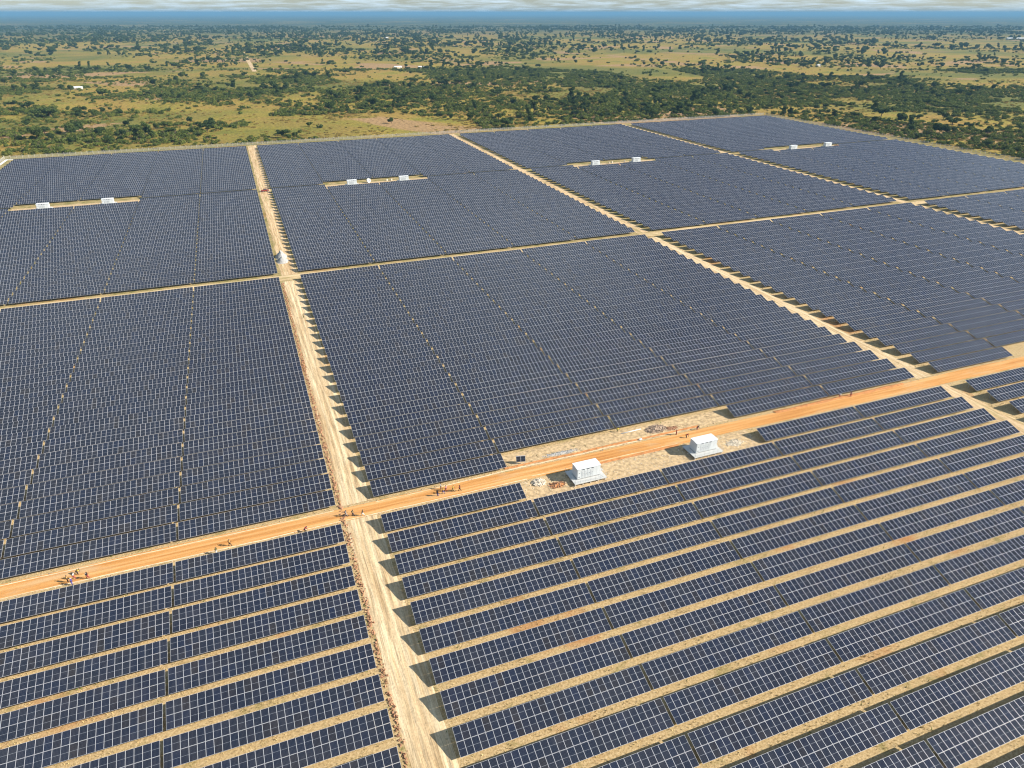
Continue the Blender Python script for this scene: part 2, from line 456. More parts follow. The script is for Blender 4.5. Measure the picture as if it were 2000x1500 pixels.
strip('dirt_track', 182.4, 189.0, 299.5, 646, 0.035, M['track_far'], 16, 300, 0.06, 0.6, 'y', 0.04, 9.0)
strip('dirt_track', 359.5, 366.0, 299.5, 646, 0.035, M['track_far'], 16, 300, 0.06, 0.6, 'y', 0.04, 10.0)
strip('dirt_track', 359.5, 366.0, 200, 292.5, 0.035, M['track_far'], 16, 100, 0.06, 0.6, 'y', 0.04, 11.0)
strip('lane', -168, 181.5, 290.6, 297.0, 0.040, M['cross'], 14, 400, 0.04, 0.5, 'x', 0.02, 12.0)
strip('lane', 181.8, 540, 292.6, 299.4, 0.040, M['cross'], 14, 400, 0.04, 0.5, 'x', 0.02, 13.0)
# bare ground round the inverter stations
strip('station_apron', 48.5, 114.4, 115.4, 124.4, 0.030, M['apron'], 20, 160, 0.08, 0.5, 'x', 0.02, 14.0)
strip('station_apron', 49.0, 114.4, 130.2, 136.4, 0.030, M['apron'], 16, 160, 0.10, 0.5, 'x', 0.02, 15.0)
for k, (xa, xb, yy) in enumerate([(-125.5, -57.5, 457.5), (48.0, 117.0, 457.5), (224.0, 293.0, 459.5), (404.0, 474.0, 461.5)]):
    strip('station_apron', xa, xb, yy, yy + 11.5, 0.045, M['apron'], 10, 70, 0.05, 0.6, 'x', 0.02, 16.0 + k)
# straight path and bare fields out on the savanna
g = MB(); g.quad((52, 1520, 0.05), (60, 1520, 0.05), (66, 2300, 0.05), (58, 2300, 0.05))
tag(g.build('path', M['track_far']), kind='structure')

# pale windrows graded along both edges of the orange road
def ridge(name, pts, w, h, mat, seed):
    V = []; F = []; n = len(pts)
    for k, (x, y) in enumerate(pts):
        hh = h * (0.55 + 0.9 * float(fbm(np.array(k * 0.31 + seed), np.array(seed), 3)))
        ww = w * (0.6 + 0.8 * float(fbm(np.array(k * 0.23 + seed), np.array(seed + 9), 3)))
        V += [(x, y - ww / 2, 0.03), (x, y, 0.045 + hh), (x, y + ww / 2, 0.03)]
    for k in range(n - 1):
        i = k * 3
        F += [(i, i + 3, i + 4, i + 1), (i + 1, i + 4, i + 5, i + 2)]
    m = MB(); m.v = V; m.f = F
    return tag(m.build(name, mat), kind='structure')
def wig(x, y, s): return y + 0.5 * (float(fbm(np.array(x / 11.0), np.array(s), 3)) - 0.5)
ridge('road_edge', [(x, wig(x, 129.15, 1.0)) for x in np.arange(-90, 7, 0.6)], 0.26, 0.10, M['berm'], 1.0)
ridge('road_edge', [(x, wig(x, 125.0, 2.0)) for x in np.arange(-90, 52, 0.6)], 0.26, 0.10, M['berm'], 2.0)
ridge('road_edge', [(x, wig(x, 129.2, 3.0) + min(1.0, max(0, (x - 30) / 20.0))) for x in np.arange(16, 86, 0.6)], 0.24, 0.10, M['berm'], 3.0)
ridge('road_edge', [(x, wig(x, 125.6, 4.0)) for x in np.arange(53, 94, 0.6)], 0.24, 0.10, M['berm'], 4.0)
ridge('road_edge', [(x, wig(x, 130.9, 5.0)) for x in np.arange(48, 104, 0.6)], 0.9, 0.28, M['berm_red'], 5.0)
ridge('road_edge', [(x, wig(x, 124.7, 6.0)) for x in np.arange(66, 94, 0.6)], 0.9, 0.22, M['berm_red'], 6.0)
ridge('road_edge', [(x, wig(x, 129.4, 7.0)) for x in np.arange(128, 176, 0.6)], 1.5, 0.30, M['berm_red'], 7.0)

# ================================================================== SOLAR TABLES
TILT = math.atan2(1.3195, 4.262)
ZL, ZH, DEPTH = 0.94, 2.26, 4.262
NCOL, PW = 28, 1.162
MW, ML, MP = 1.142, 2.216, 2.246     # module width, length, pitch up the slope
TLEN = (NCOL - 1) * PW + MW
ct, st_ = math.cos(TILT), math.sin(TILT)
def slope(y, z=0.0):                 # point y up the slope, z above the panel plane
    return y * ct - z * st_, ZL + y * st_ + z * ct

def module_arrays():
    """one framed module lying flat at the origin: raised frame ring and recessed glass"""
    fr, th, rc = 0.027, 0.035, 0.004
    a = [(0, 0), (MW, 0), (MW, ML), (0, ML)]
    i = [(fr, fr), (MW - fr, fr), (MW - fr, ML - fr), (fr, ML - fr)]
    V = [(x, y, 0) for x, y in a] + [(x, y, th) for x, y in a] + [(x, y, th) for x, y in i] + [(x, y, th - rc) for x, y in i]
    F = []; mi = []
    for k in range(4):
        n = (k + 1) % 4
        F += [(k, n, 4 + n, 4 + k), (4 + k, 4 + n, 8 + n, 8 + k), (8 + k, 8 + n, 12 + n, 12 + k)]; mi += [0, 0, 0]
    F += [(12, 13, 14, 15), (3, 2, 1, 0)]; mi += [1, 0]
    UV = np.zeros((len(F), 4, 2)) + 0.25
    UV[12] = [(0.001, 0.001), (0.999, 0.001), (0.999, 0.999), (0.001, 0.999)]
    return np.array(V, float), np.array(F), np.array(mi), UV
mV, mF, mMi, mUV = module_arrays()
module_mesh = np_mesh('module', mV, mF, [M['frame'], M['glass']], mUV, mMi)

def tilt_pts(V):
    o = np.empty_like(V); o[:, 0] = V[:, 0]
    o[:, 1] = V[:, 1] * ct - V[:, 2] * st_; o[:, 2] = ZL + V[:, 1] * st_ + V[:, 2] * ct
    return o
def array_mesh():
    Vs, Fs, Us, Ms = [], [], [], []; n = 0
    for r in range(2):
        for c in range(NCOL):
            V = mV.copy(); V[:, 0] += c * PW; V[:, 1] += r * MP
            Vs.append(tilt_pts(V)); Fs.append(mF + n); n += len(V)
            U = mUV.copy(); U[..., 0] += c; U[..., 1] += r
            Us.append(U); Ms.append(mMi)
    return np_mesh('module_array', np.concatenate(Vs), np.concatenate(Fs), [M['frame'], M['glass']], np.concatenate(Us), np.concatenate(Ms))
array_me = array_mesh()
def support_mesh():
    g = MB()
    for y in (0.45, 1.75, 2.75, 4.05):                       # four purlins along the table
        p0 = slope(y, -0.09); p1 = slope(y, -0.01)
        g.box(-0.05, TLEN + 0.05, p0[0] - 0.03, p0[0] + 0.03, p0[1], p1[1])
    for k in range(8):                                        # rafters and post pairs
        x = 0.9 + k * (TLEN - 1.8) / 7
        a = slope(0.2, -0.14); b = slope(4.25, -0.14)
        g.tube([(x, *a), (x, *b)], 0.045, 4)
        for y in (1.05, 3.4):
            q = slope(y, -0.14)
            g.box(x - 0.05, x + 0.05, q[0] - 0.04, q[0] + 0.04, -0.6, q[1])
    return g.mesh('support_frame', M['steel'])
support_me = support_mesh()

def wav(x, y): return 0.20 * (fbm(np.asarray(x) / 55.0 + 3, np.asarray(y) / 48.0 + 8, 3) - 0.5) * 2
tables = []      # (field, row, col, x0, y_low_edge)
def add_rows(field, letters, ys, missing):
    for r, y in enumerate(ys):
        for L in letters:
            x0, pitch, n = COLS[L]
            for c in range(n):
                if (L, r, c) in missing: continue
                x = x0 + c * pitch + (pitch - TLEN - 0.45) * 0.5
                tables.append((field, L, r, c, x, y + dy(x, y)))
add_rows('low', 'ABC', [121.45 - DEPTH - 6.81 * n for n in range(16)], {('B', 0, 1), ('B', 0, 2), ('C', 0, 1), ('C', 0, 2)})
add_rows('b1', 'ABCD', [130.15 + 6.73 * n for n in range(24)], {('B', 0, 1), ('B', 0, 2), ('C', 0, 1), ('C', 0, 2)})
far_gap2 = {(L, 23, c) for L in 'ABCD' for c in (1, 2)}
far_gap3 = {(L, 0, c) for L in 'ABCD' for c in (1, 2)}
add_rows('b2', 'ABCD', [298.4 + 6.89 * n for n in range(24)], far_gap2)
add_rows('b3', 'ABCD', [469.5 + 6.85 * n for n in range(24)], far_gap3)

def in_frame(q, mx=30, my=30):
    return (q[:, 2] > 5) & (q[:, 0] > -mx) & (q[:, 0] < 2000 + mx) & (q[:, 1] > -my) & (q[:, 1] < 1500 + my)
seen = []
for t in tables:
    f, L, r, c, x, y = t
    s = np.linspace(0, 1, 15)
    P = np.concatenate([np.stack([x + s * TLEN, y + k * DEPTH + 0 * s, ZL + k * (ZH - ZL) + 0 * s], 1) for k in (0.0, 1.0)])
    q = project(P); ok = in_frame(q)
    if not ok.any(): continue
    qq = project([(x, y, ZL), (x + TLEN, y, ZL), (x + TLEN, y + DEPTH, ZH), (x, y + DEPTH, ZH)])[:, :2]
    area = 0.5 * abs(np.dot(qq[:, 0], np.roll(qq[:, 1], -1)) - np.dot(qq[:, 1], np.roll(qq[:, 0], -1)))
    mid = project([(x + TLEN / 2, y + DEPTH / 2, 1.6), (x + TLEN / 2 + PW, y + DEPTH / 2, 1.6)])
    seen.append((area * ok.mean(), float(np.hypot(*(mid[1, :2] - mid[0, :2]))), t))
seen.sort(key=lambda a: -a[0])
N_IND = 300
ind = seen[:N_IND]; rest = seen[N_IND:]
present = {t[:4] for t in tables}
def table_label(f, L, r, c):
    row = ordinal(r) + {'low': ' row below the orange road', 'b1': ' row above the orange road', 'b2': ' row above the sandy lane', 'b3': ' row above the far stations'}[f]
    if L == 'A':
        k = sum(1 for cc in range(c + 1, 5) if (f, L, r, cc) in present)
        return 'panel table in %s, %s left of the pale track' % (row, ordinal(k))
    k = sum(1 for cc in range(0, c) if (f, L, r, cc) in present)
    if L == 'B': return 'panel table in %s, %s right of the pale track' % (row, ordinal(k))
    return 'panel table in %s, %s right of the second track' % (row, ordinal(k))
n_mod_tables = 0
for area, mpx, (f, L, r, c, x, y) in ind:
    z0, z1 = float(wav(x, y)), float(wav(x + TLEN, y))
    e = empty('solar_table', (x, y, z0))
    e.rotation_euler = (0, -math.atan2(z1 - z0, TLEN), 0)
    tag(e, table_label(f, L, r, c), 'solar table', 'tilted panel tables set out in rows')
    s = link('support_frame', support_me, e); s['kind'] = 'stuff'
    if mpx >= 8.6 and f in ('low', 'b1') and n_mod_tables < 80:
        n_mod_tables += 1
        for rr in range(2):
            for cc in range(NCOL):
                o = bpy.data.objects.new('module', module_mesh); C.objects.link(o)
                o.parent = e
                yy, zz = slope(rr * MP)
                o.location = (cc * PW, yy, zz)
                o.rotation_euler = (TILT + random.gauss(0, 0.0035), random.gauss(0, 0.0035), 0)
    else:
        a = link('module_array', array_me, e); a['kind'] = 'stuff'
# all farther tables, one object: a framed slab with 56 recessed glass panes each
def far_tables(rest):
    fr = 0.027
    slabV = np.array([(0, 0, 0.0), (TLEN, 0, 0.0), (TLEN, MP + ML, 0.0), (0, MP + ML, 0.0), (0, 0, 0.03), (TLEN, 0, 0.03), (TLEN, MP + ML, 0.03), (0, MP + ML, 0.03)], float)
    slabF = np.array([(3, 2, 1, 0), (4, 5, 6, 7), (0, 1, 5, 4), (1, 2, 6, 5), (2, 3, 7, 6), (3, 0, 4, 7)])
    pv = []; pu = []
    for r in range(2):
        for c in range(NCOL):
            x0, x1 = c * PW + fr, c * PW + MW - fr; y0, y1 = r * MP + fr, r * MP + ML - fr
            pv += [(x0, y0, 0.034), (x1, y0, 0.034), (x1, y1, 0.034), (x0, y1, 0.034)]
            pu.append([(c + 0.001, r + 0.001), (c + 0.999, r + 0.001), (c + 0.999, r + 0.999), (c + 0.001, r + 0.999)])
    nP = 2 * NCOL
    legs = []
    for k in range(4):
        xx = 0.9 + k * (TLEN - 1.8) / 3
        for yy in (1.05, 3.4):
            q = slope(yy, -0.02)
            legs.append((xx, q[0], q[1]))
    base = np.concatenate([tilt_pts(slabV), tilt_pts(np.array(pv))])
    lv = []; lf = []
    for (lx, ly, lz) in legs:
        i = len(base) + len(lv)
        lv += [(lx - .06, ly, -0.5), (lx + .06, ly, -0.5), (lx + .06, ly, lz), (lx - .06, ly, lz)]
        lf.append((i, i + 1, i + 2, i + 3))
    base = np.concatenate([base, np.array(lv)])
    F = np.concatenate([slabF, 8 + np.arange(4 * nP).reshape(-1, 4), np.array(lf)])
    mi = np.array([0] * 6 + [1] * nP + [0] * len(lf))
    U0 = np.zeros((len(F), 4, 2)) + 0.25
    U0[6:6 + nP] = np.array(pu)
    Vs, Fs, Us = [], [], []; n = 0
    for k, (a, mpx, (f, L, r, c, x, y)) in enumerate(rest):
        z0, z1 = float(wav(x, y)), float(wav(x + TLEN, y))
        V = base.copy(); V[:, 2] += z0 + (z1 - z0) * V[:, 0] / TLEN
        V[:, 0] += x; V[:, 1] += y
        U = U0.copy(); U[6:6 + nP, :, 0] += 28 * (k % 211); U[6:6 + nP, :, 1] += 2 * (k // 211)
        Vs.append(V); Fs.append(F + n); Us.append(U); n += len(V)
    me = np_mesh('solar_table_rows', np.concatenate(Vs), np.concatenate(Fs), [M['frame'], M['glass']], np.concatenate(Us), np.tile(mi, len(rest)))
    o = link('solar_table_rows', me)
    tag(o, 'farther rows of dark panel tables beyond the nearer ones', 'solar tables', kind='stuff')
if rest: far_tables(rest)

# ================================================================== INVERTER STATIONS
def make_station():
    """origin: left front corner of the raised deck on the ground; front faces -Y"""
    e = empty('inverter_station', (0, 0, 0))
    LX, LY, ZD = 8.4, 5.7, 0.80
    g = MB(); g.box(0, LX, 0, LY, ZD - 0.16, ZD); g.build('deck', M['deck'], e)
    for x in (0.25, 2.2, 4.2, 6.2, 8.1):
        for y in (0.35, 2.85, 5.35):
            g = MB(); g.box(x - 0.14, x + 0.14, y - 0.14, y + 0.14, -0.15, ZD - 0.16); g.build('pier', M['concrete'], e)
    # container
    bx0, bx1, by0, by1, z0, z1 = 1.25, 7.30, 1.55, 4.35, ZD + 0.14, ZD + 2.86
    g = MB(); g.box(bx0, bx1, by0, by1, z0, z1)
    body = g.build('container', M['white'], e)
    for x in np.arange(bx0 + 0.30, bx1, 0.42):        # ribs on the back wall
        g = MB(); g.box(x, x + 0.14, by1, by1 + 0.03, z0 + 0.1, z1 - 0.1); g.build('rib', M['white'], body)
    for y in np.arange(by0 + 0.3, by1 - 0.2, 0.42):
        for xa, xb in ((bx0 - 0.03, bx0), (bx1, bx1 + 0.03)):
            g = MB(); g.box(xa, xb, y, y + 0.14, z0 + 0.1, z1 - 0.1); g.build('rib', M['white'], body)
    g = MB(); g.box(bx0 + 0.05, bx1 - 0.05, by0 + 0.05, by1 - 0.05, ZD, z0); g.build('plinth', M['darkhole'], e)
    # roof: shallow two-slope lid with a seam
    g = MB(); o = 0.10; ym = (by0 + by1) / 2 + 0.15; zr = z1 + 0.10
    a0, a1, c0, c1 = bx0 - o, bx1 + o, by0 - o - 0.05, by1 + o
    g.v = [(a0, c0, z1), (a1, c0, z1), (a1, c1, z1), (a0, c1, z1), (a0, c0, z1 + 0.07), (a1, c0, z1 + 0.07), (a1, c1, z1 + 0.07), (a0, c1, z1 + 0.07), (a0, ym, zr + 0.06), (a1, ym, zr + 0.06)]
    g.f = [(3, 2, 1, 0), (0, 1, 5, 4), (2, 3, 7, 6), (4, 5, 9, 8), (8, 9, 6, 7), (1, 2, 6, 9, 5), (3, 0, 4, 8, 7)]
    roof = g.build('roof', M['roofwhite'], e)
    g = MB(); g.box(a0 + 0.4, a1 - 0.9, ym - 0.06, ym + 0.06, zr + 0.045, zr + 0.10); g.build('seam', M['deck'], roof)
    yf = by0
    def leaf(x0, x1, za, zb, name='door'):
        g = MB(); g.box(x0, x1, yf - 0.035, yf, za, zb)
        return g.build(name, M['white'], e)
    d = leaf(bx0 + 0.12, bx0 + 0.92, z0 + 0.08, z1 - 0.30)
    g = MB(); g.box(bx0 + 0.40, bx0 + 0.56, yf - 0.06, yf - 0.035, z0 + 1.55, z0 + 1.72); g.build('handle', M['darkhole'], d)
    g = MB(); g.box(bx0 + 0.30, bx0 + 0.70, yf - 0.055, yf - 0.035, z0 + 0.35, z0 + 0.65); g.build('vent', M['greyvent'], d)
    for k in range(4):
        xa = bx0 + 1.10 + k * 0.74
        d = leaf(xa, xa + 0.66, z0 + 0.08, z1 - 0.42)
        for za, zb in ((0.20, 0.42), (0.55, 1.05), (1.12, 1.55), (1.70, 1.95)):
            g = MB(); g.box(xa + 0.14, xa + 0.52, yf - 0.05, yf - 0.035, z0 + za, z0 + zb); v = g.build('louvre', M['greyvent'], d)
            n = 4 if zb - za > 0.3 else 2
            for j in range(n):
                zz = z0 + za + (j + 0.3) * (zb - za) / n
                g = MB(); g.box(xa + 0.15, xa + 0.51, yf - 0.075, yf - 0.05, zz, zz + 0.05); g.build('slat', M['white'], v)
        g = MB(); g.box(xa + 0.565, xa + 0.61, yf - 0.07, yf - 0.035, z0 + 1.15, z0 + 1.35); g.build('handle', M['darkhole'], d)
    leaf(bx0 + 4.10, bx0 + 5.0, z0 + 0.08, z1 - 0.25); leaf(bx0 + 5.04, bx0 + 5.94, z0 + 0.08, z1 - 0.25)
    for xa in (bx0 + 1.35, bx0 + 2.65, bx0 + 3.75):
        g = MB(); g.box(xa, xa + 0.52, yf - 0.10, yf, z1 - 0.30, z1 - 0.06); h = g.build('hood', M['greyvent'], e)
        g = MB(); g.box(xa + 0.05, xa + 0.47, yf - 0.13, yf - 0.10, z1 - 0.20, z1 - 0.10); g.build('grille', M['darkhole'], h)
    # railing round the deck
    def post(x, y):
        g = MB(); g.tube([(x, y, ZD), (x, y, ZD + 1.05)], 0.025, 5); g.build('rail_post', M['deck'], e)
    for x in (0.06, 1.4, 2.75, 4.1, 5.4, 6.7, LX - 0.06): post(x, 0.06)
    for y in (1.4, 2.8): post(LX - 0.06, y)
    for y in (1.4, 4.2, LY - 0.06): post(0.06, y)
    for z in (0.55, 1.05):
        g = MB(); g.tube([(0.06, LY - 0.06, ZD + z), (0.06, 0.06, ZD + z), (LX - 0.06, 0.06, ZD + z), (LX - 0.06, 2.8, ZD + z)], 0.022, 5); g.build('rail', M['deck'], e)
    # steps at the right-hand end
    for k in range(4):
        g = MB(); g.box(LX + 0.02 + k * 0.26, LX + 0.28 + k * 0.26, 3.6, 4.8, ZD - 0.22 - k * 0.19, ZD - 0.18 - k * 0.19); g.build('step', M['deck'], e)
    return e
st0 = make_station()
G_ST = 'white inverter stations beside the panel rows'
stations = [((60.9, 117.9), 'nearest white inverter station by the orange road, left one of the pair'),
            ((93.6, 117.3), 'white inverter station by the orange road, right one of the nearest pair'),
            ((-112.2, 457.7), 'white inverter station at far left, left one of its pair'),
            ((-79.4, 457.7), 'white inverter station at far left, right one of its pair'),
            ((61.2, 458.2), 'distant white station just right of pale track, left one of its pair'),
            ((95.2, 458.2), 'distant white station just right of pale track, right one of its pair'),
            ((237.6, 460.5), 'distant white station right of the second track, left one of its pair'),
            ((271.6, 461.0), 'distant white station right of the second track, right one of its pair'),
            ((418.2, 463.0), 'farthest white station near the right fence, left one of its pair'),
            ((454.6, 464.0), 'farthest white station near the right fence, right one of its pair')]
for i, ((x, y), lab) in enumerate(stations):
    o = st0 if i == 0 else copy_tree(st0)
    o.location = (x, y, 0.03)
    tag(o, lab, 'inverter station', G_ST)

# ================================================================== FENCE
def fence(name, p0, p1, step, label):
    p0, p1 = Vector((*p0, 0)), Vector((*p1, 0)); L = (p1 - p0).length; d = (p1 - p0) / L
    e = empty(name, p0)
    e.rotation_euler = (0, 0, math.atan2(d.y, d.x))
    g = MB(); g.box(-0.09, 0.09, -0.09, 0.09, -0.3, 2.3); g.tube([(0, 0, 2.25), (0, 0.38, 2.75)], 0.07, 4)
    pm = g.mesh('post', M['concrete'])
    n = int(L / step)
    for k in range(n + 1):
        o = link('post', pm, e); o.location = (k * step, 0, 0)
        o.rotation_euler = (random.gauss(0, 0.03), random.gauss(0, 0.02), 0)
    for z in (0.1, 0.55, 1.0, 1.45, 1.9, 2.25):
        g = MB(); g.tube([(0, 0.10, z), (L, 0.10, z)], 0.012, 3, cap=False); g.build('wire', M['steel'], e)
    m = bpy.data.materials.get('chain_link') or mat_chain()
    g = MB(); g.quad((0, 0.12, 0.05), (L, 0.12, 0.05), (L, 0.12, 2.25), (0, 0.12, 2.25)); g.build('wire_mesh', m, e)
    return tag(e, label, 'fence')
def mat_chain():
    m, nt, b = new_mat('chain_link')
    b.inputs['Base Color'].default_value = (0.42, 0.42, 0.40, 1)
    b.inputs['Roughness'].default_value = 0.6
    tr = nt.nodes.new('ShaderNodeBsdfTransparent'); mx = nt.nodes.new('ShaderNodeMixShader')
    f = noise(nt, pos_vec(nt), 40.0, 1)
    lk(nt, ramp(nt, f, [(0.53, 0.0), (0.56, 1.0)]), mx.inputs[0])
    lk(nt, tr.outputs[0], mx.inputs[1]); lk(nt, b.outputs[0], mx.inputs[2])
    lk(nt, mx.outputs[0], nt.nodes['Material Output'].inputs['Surface'])
    return m
fence('perimeter_fence', (-167, 648), (545, 655), 4.0, 'perimeter fence with pale posts along the far edge of the panel field')
fence('perimeter_fence', (552, 340), (545, 652), 4.0, 'perimeter fence with pale posts along the right edge of the panel field')
fence('perimeter_fence', (-167, 560), (-167, 647.5), 3.5, 'perimeter fence at the far left corner beside a white concrete strip')
g = MB(); g.box(-165.8, -164.2, 560, 645, 0.0, 0.28); g.box(-164.2, -150, 643.4, 644.6, 0.0, 0.24)
tag(g.build('drain_kerb', M['roofwhite']), 'white concrete strip inside the fence at the far left corner', 'kerb')

# ================================================================== SMALL THINGS ON SITE
def pile(name, loc, rx, ry, h, mat, n_stone, smin, smax, label, cat, seed, humps=1, stone_mat=None):
    e = empty(name, (loc[0], loc[1], 0.03))
    nx, ny = 30, 22
    xs = np.linspace(-rx, rx, nx); ys = np.linspace(-ry, ry, ny); X, Y = np.meshgrid(xs, ys)
    R = np.sqrt((X / rx) ** 2 + (Y / ry) ** 2)
    prof = np.clip(1 - R, 0, 1)
    if humps == 2: prof = np.maximum(np.clip(1 - np.sqrt(((X) / rx) ** 2 + ((Y - ry * .4) / (ry * .6)) ** 2), 0, 1), 0.75 * np.clip(1 - np.sqrt(((X) / rx) ** 2 + ((Y + ry * .45) / (ry * .55)) ** 2), 0, 1))
    Z = h * prof * (0.75 + 0.5 * fbm(X * 1.3 + seed, Y * 1.3 + seed)) - 0.02
    idx = np.arange(nx * ny).reshape(ny, nx)
    F = np.stack([idx[:-1, :-1], idx[:-1, 1:], idx[1:, 1:], idx[1:, :-1]], -1).reshape(-1, 4)
    link('heap', np_mesh('heap', np.stack([X, Y, Z], -1).reshape(-1, 3), F, [mat]), e)
    if n_stone:
        r = random.Random(seed); g = MB()
        for _ in range(n_stone):
            a = r.random() * 6.283; q = math.sqrt(r.random()) * 1.02
            x, y = rx * q * math.cos(a), ry * q * math.sin(a)
            z = h * max(0, 1 - q) * 0.95; s = r.uniform(smin, smax)
            E = Matrix.Translation((x, y, z)) @ Euler((r.random() * 3, r.random() * 3, r.random() * 3)).to_matrix().to_4x4()
            g.box(-s, s, -s * 0.7, s * 0.7, -s * 0.55, s * 0.55, E)
        o = g.build('stones', stone_mat or mat, e); o['kind'] = 'stuff'
    return tag(e, label, cat)
pile('rubble_pile', (92.3, 133.6), 3.4, 1.9, 0.75, M['stone'], 160, 0.08, 0.24, 'pile of brown rubble on the verge above the orange road', 'rubble', 3)
pile('rubble_pile', (96.4, 132.4), 1.8, 1.0, 0.4, M['stone_red'], 60, 0.07, 0.2, 'small scatter of reddish rubble right of the larger brown pile', 'rubble', 4)
pile('rubble_pile', (53.6, 122.6), 1.7, 1.4, 0.8, M['stone_pale'], 110, 0.08, 0.3, 'pile of white concrete rubble left of the nearest station', 'rubble', 5)
pile('soil_heap', (57.3, 120.3), 2.1, 1.3, 0.55, M['berm_red'], 80, 0.06, 0.22, 'heap of red soil and stones in front of the nearest station shadow', 'soil heap', 6, 1, M['stone_red'])
pile('soil_heap', (63.8, 132.2), 5.6, 0.9, 0.35, M['gravel'], 150, 0.05, 0.14, 'long low heap of grey gravel along the upper road verge', 'soil heap', 8)
pile('gravel_pile', (10.6, 321.0), 2.7, 8.0, 3.1, M['gravel'], 0, 0.1, 0.2, 'tall grey gravel pile on the pale track at the lane crossing', 'gravel pile', 9, 2)
pile('soil_heap', (107.8, 120.4), 2.6, 1.6, 0.3, M['stone_pale'], 120, 0.06, 0.22, 'pale spoil scattered right of the second near station', 'soil heap', 10)
pile('soil_heap', (469.5, 467.5), 3.2, 1.5, 1.3, M['stone_red'], 40, 0.15, 0.5, 'dark red heap beside the farthest right station', 'soil heap', 12)
pile('soil_heap', (262.0, 463.5), 4.5, 1.6, 0.9, M['stone_red'], 30, 0.15, 0.4, 'red soil heap between the distant stations right of the second track', 'soil heap', 13)
g = MB(); g.tube([(82.4, 134.75, 0.17), (88.5, 134.95, 0.17)], 0.11, 10)
tag(g.build('white_pipe', M['roofwhite'], smooth=True), 'long white pipe lying on the verge above the road', 'pipe')
# white sack by the road edge
bm = bmesh.new(); bmesh.ops.create_icosphere(bm, subdivisions=2, radius=0.5)
for v in bm.verts:
    v.co.x *= 1.05; v.co.y *= 0.7; v.co.z = v.co.z * 0.55 + 0.24 + 0.06 * math.sin(v.co.x * 9) ; 
me = bpy.data.meshes.new('sack'); bm.to_mesh(me); bm.free(); me.materials.append(M['roofwhite'])
o = link('sack', me); o.location = (85.7, 130.35, 0.05)
tag(o, 'small white sack at the upper edge of the road', 'sack')
# small two-panel stand
e = empty('panel_stand', (51.45, 131.9, 0.03)); e.rotation_euler = (0, 0, rad(-14))
for k in range(2):
    o = link('module', module_mesh, e); o.location = (k * 1.16, -0.35, 0.75); o.rotation_euler = (rad(58), 0, 0); o.scale = (1, 0.62, 1)
for x in (0.15, 1.15, 2.15):
    g = MB(); g.tube([(x, -0.25, 0), (x, -0.25, 0.85)], 0.04, 5); g.build('leg', M['frame'], e)
    g = MB(); g.tube([(x, 0.9, 0), (x, 0.40, 1.85)], 0.035, 5); g.build('strut', M['frame'], e)
g = MB(); g.box(-0.03, 2.34, 0.36, 0.44, 1.90, 2.02); g.build('top_rail', M['frame'], e)
g = MB(); g.box(-0.2, 2.5, -0.36, -0.26, -0.02, 0.06); g.build('base_rail', M['frame'], e)
tag(e, 'small stand with two dark panels on the verge above the road', 'panel stand')
# cable drum and crates by the distant stations
def drum(loc, rz, r, label):
    e = empty('cable_drum', loc, rz)
    for y in (-0.45, 0.45):
        g = MB(); n = 18
        ring = lambda rr, yy: [(rr * math.cos(2 * math.pi * k / n), yy, r + rr * math.sin(2 * math.pi * k / n)) for k in range(n)]
        g.v = ring(r, y - 0.05) + ring(r, y + 0.05) + ring(r * 0.35, y - 0.05) + ring(r * 0.35, y + 0.05)
        for k in range(n):
            j = (k + 1) % n
            g.f += [(k, j, n + j, n + k), (k, 2 * n + k, 2 * n + j, j), (n + k, n + j, 3 * n + j, 3 * n + k), (2 * n + k, 3 * n + k, 3 * n + j, 2 * n + j)]
        g.build('flange', M['roofwhite'], e)
    g = MB(); g.tube([(0, -0.42, r), (0, 0.42, r)], r * 0.5, 14, cap=False); g.build('hub', M['wood'], e)
    return tag(e, label, 'cable drum')
drum((77.2, 466.5, 0.05), 0.5, 1.35, 'pale wooden cable drum between the distant stations right of the pale track')
def crate(loc, lab):
    e = empty('crate', loc, random.random())
    g = MB(); g.box(-0.5, 0.5, -0.4, 0.4, 0.12, 1.25); g.build('box', M['stone_pale'], e)
    for x in (-0.45, 0, 0.45):
        g = MB(); g.box(x - 0.05, x + 0.05, -0.42, 0.42, 0, 0.12); g.build('skid', M['wood'], e)
    for x in (-0.3, 0.3):
        g = MB(); g.box(x - 0.05, x + 0.05, -0.43, 0.43, 1.25, 1.29); g.build('batten', M['wood'], e)
    return tag(e, lab, 'crate', 'pale crates left by the distant stations')
crate((89.6, 467.6, 0.05), 'pale crate beyond the pale track, left one between the two stations')
crate((92.5, 467.6, 0.05), 'pale crate beyond the pale track, right one between the two stations')
crate((256.0, 468.5, 0.05), 'pale crate right of the second track, nearer the left station')
crate((258.8, 469.2, 0.05), 'pale crate right of the second track, halfway between its two stations')
crate((269.6, 470.0, 0.05), 'pale crate close behind the right station past the second track')
